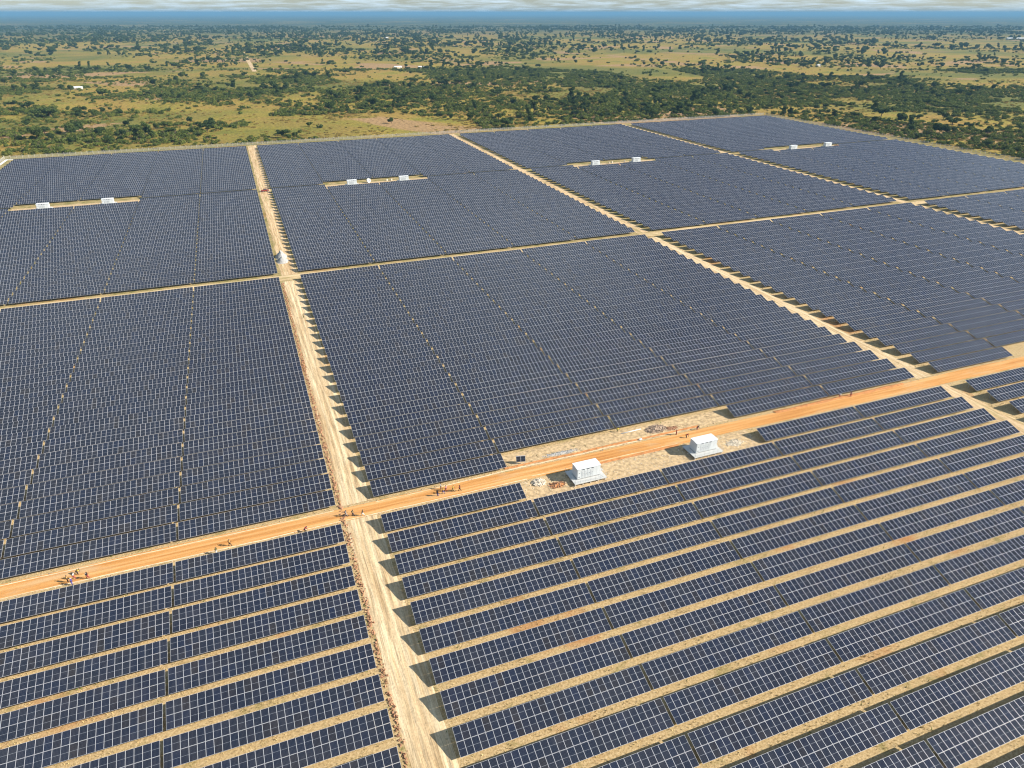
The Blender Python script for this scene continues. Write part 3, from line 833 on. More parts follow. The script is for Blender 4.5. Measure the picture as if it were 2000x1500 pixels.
# small red vehicle at the far crossing
def pickup(loc, rz):
    e = empty('pickup_truck', loc, rz)
    red = flat_mat('dark_red_paint', (0.22, 0.035, 0.025), 0.4)
    g = MB()
    prof = [(0.0, 0.45), (4.6, 0.45), (4.6, 0.95), (4.4, 1.05), (3.4, 1.1), (0.0, 1.05)]
    n = len(prof)
    g.v = [(x, -0.85, z) for x, z in prof] + [(x, 0.85, z) for x, z in prof]
    g.f = [tuple(range(n)), tuple(range(2 * n - 1, n - 1, -1))] + [(k, n + k, n + (k + 1) % n, (k + 1) % n) for k in range(n)]
    g.build('body', red, e)
    g = MB(); prof = [(1.6, 1.08), (3.5, 1.08), (2.95, 1.7), (1.8, 1.72)]
    g.v = [(x, -0.78, z) for x, z in prof] + [(x, 0.78, z) for x, z in prof]
    g.f = [(0, 1, 2, 3), (7, 6, 5, 4)] + [(k, 4 + k, 4 + (k + 1) % 4, (k + 1) % 4) for k in range(4)]
    cab = g.build('cabin', M['darkhole'], e)
    g = MB(); g.box(1.82, 2.93, -0.76, 0.76, 1.70, 1.75); g.build('cabin_roof', red, cab)
    for x in (0.9, 3.75):
        for y in (-0.82, 0.82):
            g = MB(); g.tube([(x, y - 0.11, 0.36), (x, y + 0.11, 0.36)], 0.36, 14); w = g.build('wheel', M['darkhole'], e)
            g = MB(); g.tube([(x, y - 0.12, 0.36), (x, y + 0.12, 0.36)], 0.18, 8); g.build('hub', M['steel'], w)
    return tag(e, 'small dark red vehicle on the pale track at the far crossing', 'vehicle')
pickup((9.6, 463.5, 0.06), rad(12))

# ------------------------------------------------------------------ stones, weeds and dry tufts (uncountable)
def scatter_stones(n, fx, fy, smin, smax, mats, name, label):
    r = random.Random(n); g = MB()
    for _ in range(n):
        x, y = fx(r), fy(r); s = r.uniform(smin, smax)
        E = Matrix.Translation((x, y, 0.05 + s * 0.2)) @ Euler((r.random() * 3, r.random() * 3, r.random() * 3)).to_matrix().to_4x4()
        g.box(-s, s, -s * 0.8, s * 0.8, -s * 0.6, s * 0.6, E)
    o = g.build(name, mats); tag(o, label, 'stones', kind='stuff')
scatter_stones(1700, lambda r: 8.15 + r.gauss(0, 0.28), lambda r: r.uniform(50, 288), 0.05, 0.20, M['stone_red'], 'track_edge_stones', 'reddish stones strewn along the left edge of the pale track')
scatter_stones(500, lambda r: r.uniform(48, 114), lambda r: r.uniform(115.5, 124), 0.04, 0.13, M['stone_pale'], 'apron_stones', 'pale stones scattered round the two nearest stations')
scatter_stones(500, lambda r: r.uniform(-60, 190), lambda r: r.choice((124.6, 129.7)) + r.gauss(0, 0.3), 0.03, 0.10, M['stone'], 'roadside_stones', 'small stones strewn along both edges of the orange road')

def tufts(n, pts, hmin, hmax, mat, name, label, blades=4):
    """short blades fanning out of each point"""
    r = np.random.default_rng(n)
    m = n * blades
    P = np.repeat(pts, blades, 0)
    a = r.random(m) * 2 * np.pi; h = r.uniform(hmin, hmax, m); lean = r.uniform(0.2, 0.9, m) * h; w = h * 0.16
    off = np.stack([np.cos(a), np.sin(a)], 1); per = np.stack([-np.sin(a), np.cos(a)], 1)
    b = P + off * 0.04
    V = np.zeros((m, 3, 3))
    V[:, 0, :2] = b + per * w[:, None]; V[:, 1, :2] = b - per * w[:, None]; V[:, 2, :2] = b + off * lean[:, None]
    V[:, :2, 2] = 0.02; V[:, 2, 2] = 0.02 + h
    o = link(name, np_mesh(name, V.reshape(-1, 3), np.arange(3 * m).reshape(-1, 3), [mat], nper=3))
    tag(o, label, 'grass', kind='stuff')
def aisle_points(n, y0=32, y1=185):
    r = np.random.default_rng(n + 5); out = np.zeros((0, 2))
    while len(out) < n:
        x = r.uniform(-62, 235, 4 * n); y = r.uniform(y0, y1, 4 * n)
        q = project(np.stack([x, y, 0 * x], 1)); ok = in_frame(q)
        ok &= ~((y > 124.3) & (y < 130.0)) & ~((x > 8.4) & (x < 14.6))
        ok &= ~((x > 48) & (x < 115) & (y > 115) & (y < 125) & (r.random(4 * n) > 0.25))
        ok &= r.random(4 * n) < np.clip((fbm(x / 6.0, y / 6.0, 3) - 0.30) * 4, 0.05, 1)
        out = np.concatenate([out, np.stack([x, y], 1)[ok]])
    return out[:n]
tufts(42000, aisle_points(42000), 0.10, 0.34, M['strawtuft'], 'dry_grass', 'short dry straw grass growing between the panel rows')
gp = aisle_points(9000, 32, 300)
gm = fbm(gp[:, 0] / 14.0 + 40, gp[:, 1] / 14.0, 3) > 0.56
tufts(int(gm.sum()), gp[gm], 0.15, 0.5, M['greentuft'], 'green_weeds', 'patches of green weeds between the panel rows', 4)

# ================================================================== TREES AND SHRUBS
def leaf_cloud(blobs, n, size, seed, flat=0.35):
    """leaf clumps spread through the given blobs (cx,cy,cz,rx,rz); denser near each blob's skin"""
    r = np.random.default_rng(seed)
    w = np.array([b[3] * b[3] for b in blobs]); w = w / w.sum()
    k = r.choice(len(blobs), n, p=w); B = np.array(blobs)[k]
    d = r.normal(size=(n, 3)); d /= np.linalg.norm(d, axis=1)[:, None]
    rad_ = r.uniform(0.45, 1.05, n) ** 0.6
    Cn = B[:, :3] + d * rad_[:, None] * np.stack([B[:, 3], B[:, 3], B[:, 4]], 1)
    nrm = d * 0.8 + r.normal(size=(n, 3)) * 0.7 + np.array([0, 0, flat]); nrm /= np.linalg.norm(nrm, axis=1)[:, None]
    t = np.cross(nrm, r.normal(size=(n, 3))); t /= np.linalg.norm(t, axis=1)[:, None] + 1e-9
    b = np.cross(nrm, t); s = size * r.uniform(0.55, 1.3, n)[:, None]
    V = np.stack([Cn - t * s - b * s * 0.6, Cn + t * s * 0.9 - b * s * 0.5, Cn + t * s * 0.5 + b * s * 0.8, Cn - t * s * 0.7 + b * s * 0.7], 1)
    V[..., 2] = np.maximum(V[..., 2], 0.05)
    return V.reshape(-1, 3), np.arange(4 * n).reshape(-1, 4)
def crown_mesh(name, kind, seed, mat):
    r = random.Random(seed)
    if kind == 'round':
        blobs = [(0, 0, 4.3, 2.6, 2.2)] + [(r.uniform(-2.6, 2.6), r.uniform(-2.6, 2.6), r.uniform(3.0, 5.6), r.uniform(1.2, 2.0), r.uniform(0.9, 1.6)) for _ in range(9)]
        n, s = 1500, 0.36
    elif kind == 'spread':
        blobs = [(r.uniform(-4.4, 4.4), r.uniform(-4.0, 4.0), r.uniform(3.6, 5.8), r.uniform(1.3, 2.4), r.uniform(0.8, 1.3)) for _ in range(14)]
        n, s = 1700, 0.40
    elif kind == 'tall':
        blobs = [(r.uniform(-1.5, 1.5), r.uniform(-1.5, 1.5), 2.6 + k * 0.85, r.uniform(1.2, 2.0), r.uniform(0.9, 1.4)) for k in range(8)]
        n, s = 1400, 0.36
    elif kind == 'shrub':
        blobs = [(r.uniform(-1.8, 1.8), r.uniform(-1.8, 1.8), r.uniform(0.5, 1.5), r.uniform(0.6, 1.15), r.uniform(0.5, 1.0)) for _ in range(9)]
        n, s = 520, 0.27
    else:
        blobs = [(r.uniform(-1.6, 1.6), r.uniform(-1.6, 1.6), r.uniform(0.2, 0.5), r.uniform(0.4, 0.8), r.uniform(0.25, 0.5)) for _ in range(9)]
        n, s = 260, 0.24
    V, F = leaf_cloud(blobs, n, s, seed)
    return np_mesh(name, V, F, [mat]), blobs
def trunk_mesh(name, blobs, seed, r0):
    g = MB(); r = random.Random(seed)
    top = (r.uniform(-.3, .3), r.uniform(-.3, .3), 2.4)
    g.tube([(0, 0, -0.3), (0.06, 0.03, 0.9), top], r0, 7, r0 * 0.6)
    for b in blobs[:9]:
        p = Vector(b[:3]); m = Vector(top).lerp(p, 0.5) + Vector((r.uniform(-.3, .3), r.uniform(-.3, .3), 0.25))
        g.tube([top, m, p], r0 * 0.45, 5, r0 * 0.12)
    return g.mesh(name, M['bark'])
variants = []      # (kind, crown mesh, trunk mesh, look)
for k, (kind, seed, look) in enumerate([('round', 11, 'dark rounded'), ('round', 12, 'dense rounded'), ('spread', 13, 'wide spreading'), ('spread', 14, 'flat-topped spreading'), ('tall', 15, 'tall narrow'), ('round', 16, 'lumpy rounded')]):
    cm, bl = crown_mesh('crown', kind, seed, M['leaf'])
    variants.append((kind, cm, trunk_mesh('trunk', bl, seed, 0.34 if kind != 'spread' else 0.42), look))
shrubs = []
for seed in (31, 32, 33):
    cm, bl = crown_mesh('foliage', 'shrub', seed, M['shrubleaf']); shrubs.append((cm, trunk_mesh('stem', bl, seed, 0.10)))
clumps = [crown_mesh('grass_clump', 'grass', s, M['grassclump'])[0] for s in (41, 42)]

HEAD = np.array([FW[0], FW[1]]) / np.hypot(FW[0], FW[1])
def outside(x, y):
    return ~((x > -173) & (x < 556.5) & (y < 659))
def sample(n, d0, d1, power=1.0, seed=0):
    """points spread evenly over the ground inside the view wedge, between two distances along the view heading"""
    r = np.random.default_rng(seed)
    u = r.random(n); d = np.sqrt(d0 * d0 + u * (d1 * d1 - d0 * d0))
    s = r.uniform(-0.92, 0.92, n) * d
    x = HEAD[0] * d + HEAD[1] * s; y = HEAD[1] * d - HEAD[0] * s
    ok = outside(x, y)
    q = project(np.stack([x, y, 0 * x + 2], 1)); ok &= (q[:, 0] > -60) & (q[:, 0] < 2060) & (q[:, 1] < 1500)
    return np.stack([x, y], 1)[ok], r
def cover(x, y): return fbm(x / 240.0 + 9.1, y / 240.0 + 2.2, 4)
def cover2(x, y): return fbm(x / 75.0 + 1.7, y / 75.0 + 6.4, 3)
def field(x, y): return fbm(x / 150.0 + 31.0, y / 190.0 + 12.0, 2)

tree_pts = []      # x, y, variant, scale
# large trees that can be made out in the photograph
FIXED = [(607, 490, 0, 1.55), (613, 484, 5, 1.25), (656, 474, 1, 1.05), (648, 470, 5, 0.85), (-180, 905, 2, 1.5), (410, 838, 0, 1.3), (402, 842, 5, 1.1), (624, 1122, 2, 1.3), (-207, 1216, 0, 1.2),
         (664, 520, 2, 1.2), (700, 560, 0, 1.1), (-150, 735, 5, 0.9), (-132, 716, 1, 0.75), (-95, 742, 0, 0.8), (-62, 782, 2, 1.0), (-40, 812, 5, 0.9), (-20, 800, 1, 0.8), (70, 740, 5, 0.8), (150, 735, 0, 0.9), (215, 742, 1, 0.8), (262, 726, 0, 1.0),
         (322, 745, 5, 0.85), (345, 716, 0, 1.1), (440, 760, 2, 1.0), (480, 705, 5, 0.9), (520, 720, 0, 1.0), (575, 650, 1, 0.8), (590, 700, 2, 0.9)]
for x, y, v, s in FIXED: tree_pts.append((x, y, v, s))
P, r = sample(5200, 560, 2000, seed=101)
dens = cover(P[:, 0], P[:, 1]) * 0.6 + cover2(P[:, 0], P[:, 1]) * 0.4
fl = field(P[:, 0], P[:, 1])
keep = r.random(len(P)) < np.clip((dens - 0.40) * 4.2, 0.05, 0.95) * np.where(fl > 0.60, 0.05, 1.0)
for x, y in P[keep]:
    tree_pts.append((x, y, int(r.integers(0, 6)), float(np.clip(r.gamma(6.0, 0.14), 0.42, 1.5))))
arr = np.array(tree_pts)
dist = np.hypot(arr[:, 0], arr[:, 1])
q = project(np.stack([arr[:, 0], arr[:, 1], 0 * arr[:, 0] + 3], 1))
vis = in_frame(q, 10, 10)
appar = np.where(vis, arr[:, 3] / dist, 0)
order = np.argsort(-appar)
ind_idx = [i for i in order[:300] if vis[i]]
far_idx = [i for i in order[300:] if vis[i]]
ind_sorted = sorted(ind_idx, key=lambda i: dist[i])
band_n = 20
crown_objs = {}
for b0 in range(0, len(ind_sorted), band_n):
    band = sorted(ind_sorted[b0:b0 + band_n], key=lambda i: q[i, 0])
    for k, i in enumerate(band):
        x, y, v, s = tree_pts[i]
        kind, cm, tm, look = variants[v]
        e = empty('tree', (x, y, 0), random.random() * 6.28)
        e.scale = (s, s, s * random.uniform(0.85, 1.1))
        size = 'large ' if s > 1.05 else ('small ' if s < 0.65 else '')
        tag(e, '%s%s tree, %s from left in the %s belt beyond the far fence' % (size, look, ordinal(k), ordinal(b0 // band_n)), 'tree', 'trees on the savanna beyond the fence')
        link('trunk', tm, e); co = link('crown', cm, e)
        crown_objs.setdefault(v, co)
# individual shrubs: the nearest ones beyond the fence
P, r = sample(64000, 380, 1500, seed=202)
dens = cover(P[:, 0] + 60, P[:, 1] + 20) * 0.5 + cover2(P[:, 0] + 15, P[:, 1] + 33) * 0.5 + np.clip((P[:, 0] - 350) / 1500, 0, 0.10)
fl = field(P[:, 0], P[:, 1])
keep = r.random(len(P)) < np.clip((dens - 0.41) * 5.0, 0.04, 0.95) * np.where(fl > 0.61, 0.03, 1.0)
SP = P[keep]; Ssz = np.clip(r.gamma(5.0, 0.19, len(SP)), 0.35, 1.8)
sq = project(np.stack([SP[:, 0], SP[:, 1], 0 * SP[:, 0] + 1], 1)); sv = in_frame(sq, 10, 10)
SP, Ssz, sq = SP[sv], Ssz[sv], sq[sv]
sa = np.argsort(-(Ssz / np.hypot(SP[:, 0], SP[:, 1])))
shrub_objs = {}
n_shrub = 160
sel = sorted(sa[:n_shrub], key=lambda i: np.hypot(SP[i, 0], SP[i, 1]))
for b0 in range(0, len(sel), 20):
    band = sorted(sel[b0:b0 + 20], key=lambda i: sq[i, 0])
    for k, i in enumerate(band):
        v = int(i) % 3
        e = empty('shrub', (float(SP[i, 0]), float(SP[i, 1]), 0), random.random() * 6.28)
        s = float(Ssz[i]); e.scale = (s, s, s)
        tag(e, 'bright green shrub, %s from left in the %s belt of shrubs beyond the fence' % (ordinal(k), ordinal(b0 // 20)), 'shrub', 'shrubs on the savanna beyond the fence')
        link('stem', shrubs[v][1], e); fo = link('foliage', shrubs[v][0], e)
        shrub_objs.setdefault(v, fo)

def gn_scatter(name, pts, idx, scl, sources, label, cat, seed):
    """one object: points carrying copies of the source foliage"""
    n = len(pts); r = np.random.default_rng(seed)
    me = bpy.data.meshes.new(name)
    me.vertices.add(n)
    co = np.zeros((n, 3), np.float32); co[:, :2] = pts
    me.vertices.foreach_set('co', co.ravel())
    for nm, tp, val in (('pick', 'INT', np.asarray(idx, np.int32)), ('turn', 'FLOAT', (r.random(n) * 6.28).astype(np.float32)), ('size', 'FLOAT', np.asarray(scl, np.float32))):
        a = me.attributes.new(nm, tp, 'POINT'); a.data.foreach_set('value', val)
    me.update()
    o = link(name, me)
    ng = bpy.data.node_groups.new(name, 'GeometryNodeTree')
    ng.interface.new_socket('Geometry', in_out='INPUT', socket_type='NodeSocketGeometry')
    ng.interface.new_socket('Geometry', in_out='OUTPUT', socket_type='NodeSocketGeometry')
    gi = ng.nodes.new('NodeGroupInput'); go = ng.nodes.new('NodeGroupOutput')
    ip = ng.nodes.new('GeometryNodeInstanceOnPoints')
    jn = ng.nodes.new('GeometryNodeJoinGeometry')
    for src in reversed(sources):
        oi = ng.nodes.new('GeometryNodeObjectInfo'); oi.inputs['Object'].default_value = src
        oi.inputs['As Instance'].default_value = True; oi.transform_space = 'ORIGINAL'
        ng.links.new(oi.outputs['Geometry'], jn.inputs[0])
    def attr(nm, tp):
        a = ng.nodes.new('GeometryNodeInputNamedAttribute'); a.data_type = tp; a.inputs['Name'].default_value = nm
        return a.outputs['Attribute']
    cx = ng.nodes.new('ShaderNodeCombineXYZ'); ng.links.new(attr('turn', 'FLOAT'), cx.inputs['Z'])
    er = ng.nodes.new('FunctionNodeEulerToRotation'); ng.links.new(cx.outputs[0], er.inputs[0])
    ip.inputs['Pick Instance'].default_value = True
    ng.links.new(gi.outputs[0], ip.inputs['Points']); ng.links.new(jn.outputs[0], ip.inputs['Instance'])
    ng.links.new(attr('pick', 'INT'), ip.inputs['Instance Index'])
    ng.links.new(er.outputs[0], ip.inputs['Rotation']); ng.links.new(attr('size', 'FLOAT'), ip.inputs['Scale'])
    ng.links.new(ip.outputs[0], go.inputs[0])
    md = o.modifiers.new('scatter', 'NODES'); md.node_group = ng
    return tag(o, label, cat, kind='stuff')
tree_src = [crown_objs[k] for k in sorted(crown_objs)]; tree_keys = sorted(crown_objs)
# farther trees
fp = [(tree_pts[i][0], tree_pts[i][1]) for i in far_idx]; fs = [tree_pts[i][3] for i in far_idx]
P, r = sample(30000, 2000, 6200, seed=303)
dens = cover(P[:, 0], P[:, 1]) * 0.7 + cover2(P[:, 0], P[:, 1]) * 0.3
fl = field(P[:, 0], P[:, 1])
keep = r.random(len(P)) < np.clip((dens - 0.36) * 4.5, 0.10, 0.95) * np.where(fl > 0.60, 0.05, 1.0)
P = P[keep]
allp = np.concatenate([np.array(fp), P]); alls = np.concatenate([np.array(fs), np.clip(r.gamma(7.0, 0.18, len(P)), 0.6, 2.4)])
gn_scatter('distant_trees', allp, r.integers(0, len(tree_src), len(allp)), alls, tree_src, 'distant scattered trees and woodland reaching towards the horizon', 'woodland', 1)
rs = sa[n_shrub:]
P, r = sample(42000, 1500, 3400, seed=404)
dens = cover(P[:, 0] + 60, P[:, 1] + 20); fl = field(P[:, 0], P[:, 1])
keep = r.random(len(P)) < np.clip((dens - 0.42) * 3.2, 0.02, 0.6) * np.where(fl > 0.61, 0.03, 1.0)
allp = np.concatenate([SP[rs], P[keep]]); alls = np.concatenate([Ssz[rs], np.clip(r.gamma(6.0, 0.22, keep.sum()), 0.6, 2.2)])
shr_src = [shrub_objs[k] for k in sorted(shrub_objs)]
gn_scatter('shrub_cover', allp, r.integers(0, len(shr_src), len(allp)), alls, shr_src, 'green shrub cover spread over the savanna', 'shrubs', 2)
# tall dry grass in clumps, nearest part of the savanna
P, r = sample(30000, 380, 1250, seed=505)
V, F = [], []
cl = [np.array([v.co[:] for v in c.vertices]) for c in clumps]
keep = r.random(len(P)) < np.clip((cover2(P[:, 0] + 5, P[:, 1] + 44) - 0.32) * 3, 0.1, 1)
P = P[keep][:9000]
grass_src = link('grass_clump', clumps[0]); grass_src.location = (-40, 664, 0)
tag(grass_src, 'single clump of tall dry grass behind the back fence left of centre', 'grass')
gn_scatter('dry_grass_clumps', P, np.zeros(len(P), int), r.uniform(0.5, 1.25, len(P)), [grass_src], 'tall dry yellow grass clumps beyond the fence', 'grass', 3)

# ================================================================== FAR HOUSES
def house(x, y, w, d, h, rz, label, roofm):
    e = empty('house', (x, y, 0), rz)
    g = MB(); g.box(-w / 2, w / 2, -d / 2, d / 2, 0, h); g.build('wall', M['stone_pale'], e)
    g = MB(); o = 0.4
    g.v = [(-w / 2 - o, -d / 2 - o, h), (w / 2 + o, -d / 2 - o, h), (w / 2 + o, d / 2 + o, h), (-w / 2 - o, d / 2 + o, h), (-w / 2 - o, 0, h + d * 0.22), (w / 2 + o, 0, h + d * 0.22)]
    g.f = [(0, 1, 5, 4), (2, 3, 4, 5), (1, 2, 5), (3, 0, 4), (3, 2, 1, 0)]
    g.build('roof', roofm, e)
    g = MB(); g.box(-0.5, 0.5, -d / 2 - 0.04, -d / 2, 0, 2.1); g.build('door', M['wood'], e)
    for xx in (-w / 4 - 0.6, w / 4 + 0.6):
        g = MB(); g.box(xx - 0.5, xx + 0.5, -d / 2 - 0.04, -d / 2, 1.0, 2.0); g.build('window', M['darkhole'], e)
    return tag(e, label, 'house', 'small houses far out on the savanna')
RW = M['roofwhite']
house(-203, 1248, 13, 7, 2.6, -0.1, 'small white-roofed house on bare ground at far left beyond the fence', RW)
house(330, 1510, 15, 7, 2.8, 0.2, 'white-roofed house among trees near the centre, left one of two', RW)
house(375, 1495, 12, 6, 2.8, -0.1, 'white-roofed house among trees near the centre, right one of two', RW)
house(1160, 1250, 9, 6, 2.6, 0.1, 'small pale house among trees right of centre', RW)
house(3100, 2250, 75, 14, 5, -0.42, 'long white shed far out at the right', RW)
house(690, 3350, 18, 9, 3, 0.1, 'pale house far out on the savanna left of centre', RW)

# ================================================================== PEOPLE
def skin_mesh(name, verts, edges, radii, sub=1, root=0):
    me = bpy.data.meshes.new(name + '_skeleton')
    me.from_pydata(verts, edges, [])
    o = bpy.data.objects.new(name + '_skeleton', me); C.objects.link(o)
    o.modifiers.new('skin', 'SKIN').use_smooth_shade = True
    if not me.skin_vertices: 
        bm = bmesh.new(); bm.from_mesh(me); bm.verts.layers.skin.verify(); bm.to_mesh(me); bm.free()
    sv_ = me.skin_vertices[0].data
    for k, rr in enumerate(radii):
        sv_[k].radius = (rr, rr) if not isinstance(rr, tuple) else rr
        sv_[k].use_root = (k == root)
    ss = o.modifiers.new('sub', 'SUBSURF'); ss.levels = sub; ss.render_levels = sub
    dg = bpy.context.evaluated_depsgraph_get()
    ev = o.evaluated_get(dg)
    out = bpy.data.meshes.new_from_object(ev)
    out.name = name
    bpy.data.objects.remove(o); bpy.data.meshes.remove(me)
    return out
def figure(pose):
    """pose: dict of joint positions; x right, y forward, z up; 1.72 m tall"""
    J = pose
    # body: one continuous surface with fingers
    names = ['pelvis', 'waist', 'chest', 'neck', 'head', 'crown']
    V = [J[n] for n in names]; R_ = [(0.13, 0.10), (0.12, 0.09), (0.15, 0.10), 0.055, (0.085, 0.10), 0.07]; E = [(0, 1), (1, 2), (2, 3), (3, 4), (4, 5)]
    def chain(start, pts, rr):
        p = start
        for q, r_ in zip(pts, rr):
            V.append(q); R_.append(r_); E.append((p, len(V) - 1)); p = len(V) - 1
        return p
    for s in ('l', 'r'):
        h = chain(2, [J[s + 'sh'], J[s + 'el'], J[s + 'wr'], J[s + 'ha']], [0.06, 0.045, 0.03, 0.034])
        a = Vector(J[s + 'ha']); d = (a - Vector(J[s + 'wr'])).normalized(); side = Vector((0, 1, 0)) if abs(d.y) < 0.8 else Vector((0, 0, 1))
        for k, (o, L) in enumerate(((-0.03, 0.065), (-0.01, 0.08), (0.01, 0.075), (0.03, 0.058))):
            b = a + side * o + d * 0.02
            chain(h, [tuple(b + d * L * 0.5), tuple(b + d * L + side * 0.004)], [0.0095, 0.008])
        chain(h, [tuple(a - side * 0.045 - d * 0.005), tuple(a - side * 0.06 + d * 0.03)], [0.011, 0.009])
        chain(0, [J[s + 'hp'], J[s + 'kn'], J[s + 'an'], J[s + 'to']], [0.085, 0.058, 0.038, 0.035])
    body = skin_mesh('body', V, E, R_, 1)
    # shirt and trousers, slightly larger than the body they follow
    V2 = [J['pelvis'], J['waist'], J['chest'], tuple(Vector(J['chest']).lerp(Vector(J['neck']), 0.7))]; E2 = [(0, 1), (1, 2), (2, 3)]; R2 = [(0.165, 0.125), (0.15, 0.115), (0.18, 0.125), 0.085]
    for s in ('l', 'r'):
        for a, b in ((J[s + 'sh'], J[s + 'el']),):
            V2.append(a); R2.append(0.08); E2.append((2, len(V2) - 1)); V2.append(tuple(Vector(a).lerp(Vector(b), 0.9))); R2.append(0.065); E2.append((len(V2) - 2, len(V2) - 1))
    shirt = skin_mesh('shirt', V2, E2, R2, 1)
    pel = Vector(J['pelvis'])
    V3 = [tuple(pel + Vector((0, 0, 0.06)))]; E3 = []; R3 = [(0.17, 0.13)]
    for s in ('l', 'r'):
        p = 0
        for q, r_ in ((J[s + 'hp'], 0.115), (J[s + 'kn'], 0.085), (tuple(Vector(J[s + 'kn']).lerp(Vector(J[s + 'an']), 0.92)), 0.068)):
            V3.append(q); R3.append(r_); E3.append((p, len(V3) - 1)); p = len(V3) - 1
    trousers = skin_mesh('trousers', V3, E3, R3, 1)
    g = MB(); hd = Vector(J['head'])
    def ell(c, rx, ry, rz, n=10, m=6):
        i = len(g.v)
        for a in range(m + 1):
            t = math.pi * a / m
            for b in range(n):
                u = 2 * math.pi * b / n
                g.v.append((c[0] + rx * math.sin(t) * math.cos(u), c[1] + ry * math.sin(t) * math.sin(u), c[2] + rz * math.cos(t)))
        for a in range(m):
            for b in range(n):
                g.f.append((i + a * n + b, i + (a + 1) * n + b, i + (a + 1) * n + (b + 1) % n, i + a * n + (b + 1) % n))
    ell(hd + Vector((0, -0.018, 0.075)), 0.098, 0.112, 0.085); hair = g.mesh('hair', [M['darkhole']], True)
    g = MB()
    for s in ('l', 'r'):
        c = Vector(J[s + 'an']).lerp(Vector(J[s + 'to']), 0.55); ell((c.x, c.y, c.z - 0.02), 0.055, 0.145, 0.055)
    shoes = g.mesh('shoes', [M['darkhole']], True)
    g = MB(); f = 0.105
    for dx in (-0.035, 0.035): ell(hd + Vector((dx, f - 0.012, 0.02)), 0.014, 0.008, 0.009, 6, 4)
    eyes = g.mesh('eyes', [M['darkhole']], True)
    g = MB(); ell(hd + Vector((0, f + 0.004, -0.015)), 0.016, 0.022, 0.03, 6, 4); ell(hd + Vector((0, f - 0.006, -0.062)), 0.03, 0.010, 0.010, 6, 4)
    for dx in (-0.09, 0.09): ell(hd + Vector((dx, -0.005, 0.0)), 0.012, 0.022, 0.034, 6, 4)
    face = g.mesh('face', [M['bark']], True)
    g = MB(); c = Vector(J['chest']); ell((c.x, c.y - 0.20, c.z - 0.06), 0.16, 0.11, 0.25); pack = g.mesh('backpack', [M['darkhole']], True)
    return dict(body=body, shirt=shirt, trousers=trousers, hair=hair, shoes=shoes, eyes=eyes, face=face, backpack=pack)
def pose_walk(st=0.30, arm=0.22, lean=0.03):
    return dict(pelvis=(0, 0, 0.92), waist=(0, lean * .4, 1.08), chest=(0, lean, 1.32), neck=(0, lean * 1.2, 1.48), head=(0, lean * 1.5 + .01, 1.60), crown=(0, lean * 1.5, 1.67),
                lsh=(-.19, lean, 1.40), lel=(-.24, lean + arm * .4, 1.12), lwr=(-.22, lean + arm * 1.3, .92), lha=(-.215, lean + arm * 1.55, .86),
                rsh=(.19, lean, 1.40), rel=(.24, lean - arm * .7, 1.13), rwr=(.23, lean - arm * .9, .88), rha=(.23, lean - arm * .85, .81),
                lhp=(-.10, 0, .86), lkn=(-.10, -st * .25, .48), lan=(-.10, -st, .13), lto=(-.10, -st + .13, .04),
                rhp=(.10, 0, .86), rkn=(.10, st * .75, .49), ran=(.10, st, .09), rto=(.10, st + .15, .05))
def pose_bend():
    return dict(pelvis=(0, -.10, .80), waist=(0, .02, .95), chest=(0, .26, 1.08), neck=(0, .40, 1.14), head=(0, .50, 1.17), crown=(0, .55, 1.22),
                lsh=(-.19, .32, 1.08), lel=(-.22, .42, .80), lwr=(-.16, .52, .58), lha=(-.15, .54, .51),
                rsh=(.19, .32, 1.08), rel=(.22, .42, .80), rwr=(.16, .52, .58), rha=(.15, .54, .51),
                lhp=(-.10, -.10, .76), lkn=(-.12, .05, .44), lan=(-.11, -.08, .09), lto=(-.11, .07, .04),
                rhp=(.10, -.10, .76), rkn=(.12, .12, .44), ran=(.11, .10, .09), rto=(.11, .25, .04))
FIG = {'walk': figure(pose_walk()), 'stride': figure(pose_walk(0.38, 0.30, 0.06)), 'stand': figure(pose_walk(0.06, 0.05, 0.01)), 'bend': figure(pose_bend())}
skin_m = flat_mat('skin', (0.10, 0.055, 0.035), 0.6)
_cloth = {}
def cloth(c):
    if c not in _cloth: _cloth[c] = flat_mat('cloth', c, 0.85, 0, 0.15, 6)
    return _cloth[c]
def person(loc, rz, pose, shirt, trousers, label, pack=None, hat=None, group='people walking on the orange road'):
    e = empty('person', (loc[0], loc[1], 0.09), rz)
    ms = FIG[pose]
    for part, mt in (('body', skin_m), ('shirt', cloth(shirt)), ('trousers', cloth(trousers)), ('hair', cloth(hat) if hat else M['darkhole']), ('shoes', M['darkhole']), ('eyes', M['darkhole']), ('face', skin_m), ('backpack', cloth(pack) if pack else None)):
        if mt is None: continue
        me = ms[part]
        if not me.materials: me.materials.append(M['darkhole'])
        o = link(part if not (part == 'hair' and hat) else 'cap', me, e)
        o.material_slots[0].link = 'OBJECT'; o.material_slots[0].material = mt
    return tag(e, label, 'person', group)
BK, NAVY, WH, YEL, RED, GRN, GREY, ORG, BLUE, KHA, PINK = (0.02, 0.02, 0.022), (0.02, 0.025, 0.06), (0.72, 0.72, 0.70), (0.62, 0.47, 0.06), (0.28, 0.03, 0.05), (0.10, 0.12, 0.03), (0.28, 0.28, 0.30), (0.75, 0.38, 0.12), (0.08, 0.08, 0.32), (0.40, 0.30, 0.14), (0.6, 0.3, 0.36)
E_ = -math.pi / 2      # facing +X
person((8.8, 126.3), E_, 'stride', GREY, GREY, 'person with dark backpack, leftmost of three walking at the track crossing', BK)
person((10.3, 125.9), E_, 'walk', KHA, NAVY, 'person with black backpack, middle one of three at the track crossing', BK)
person((12.3, 125.2), E_, 'stride', BK, WH, 'person in black top and pale trousers, rightmost of three at the crossing')
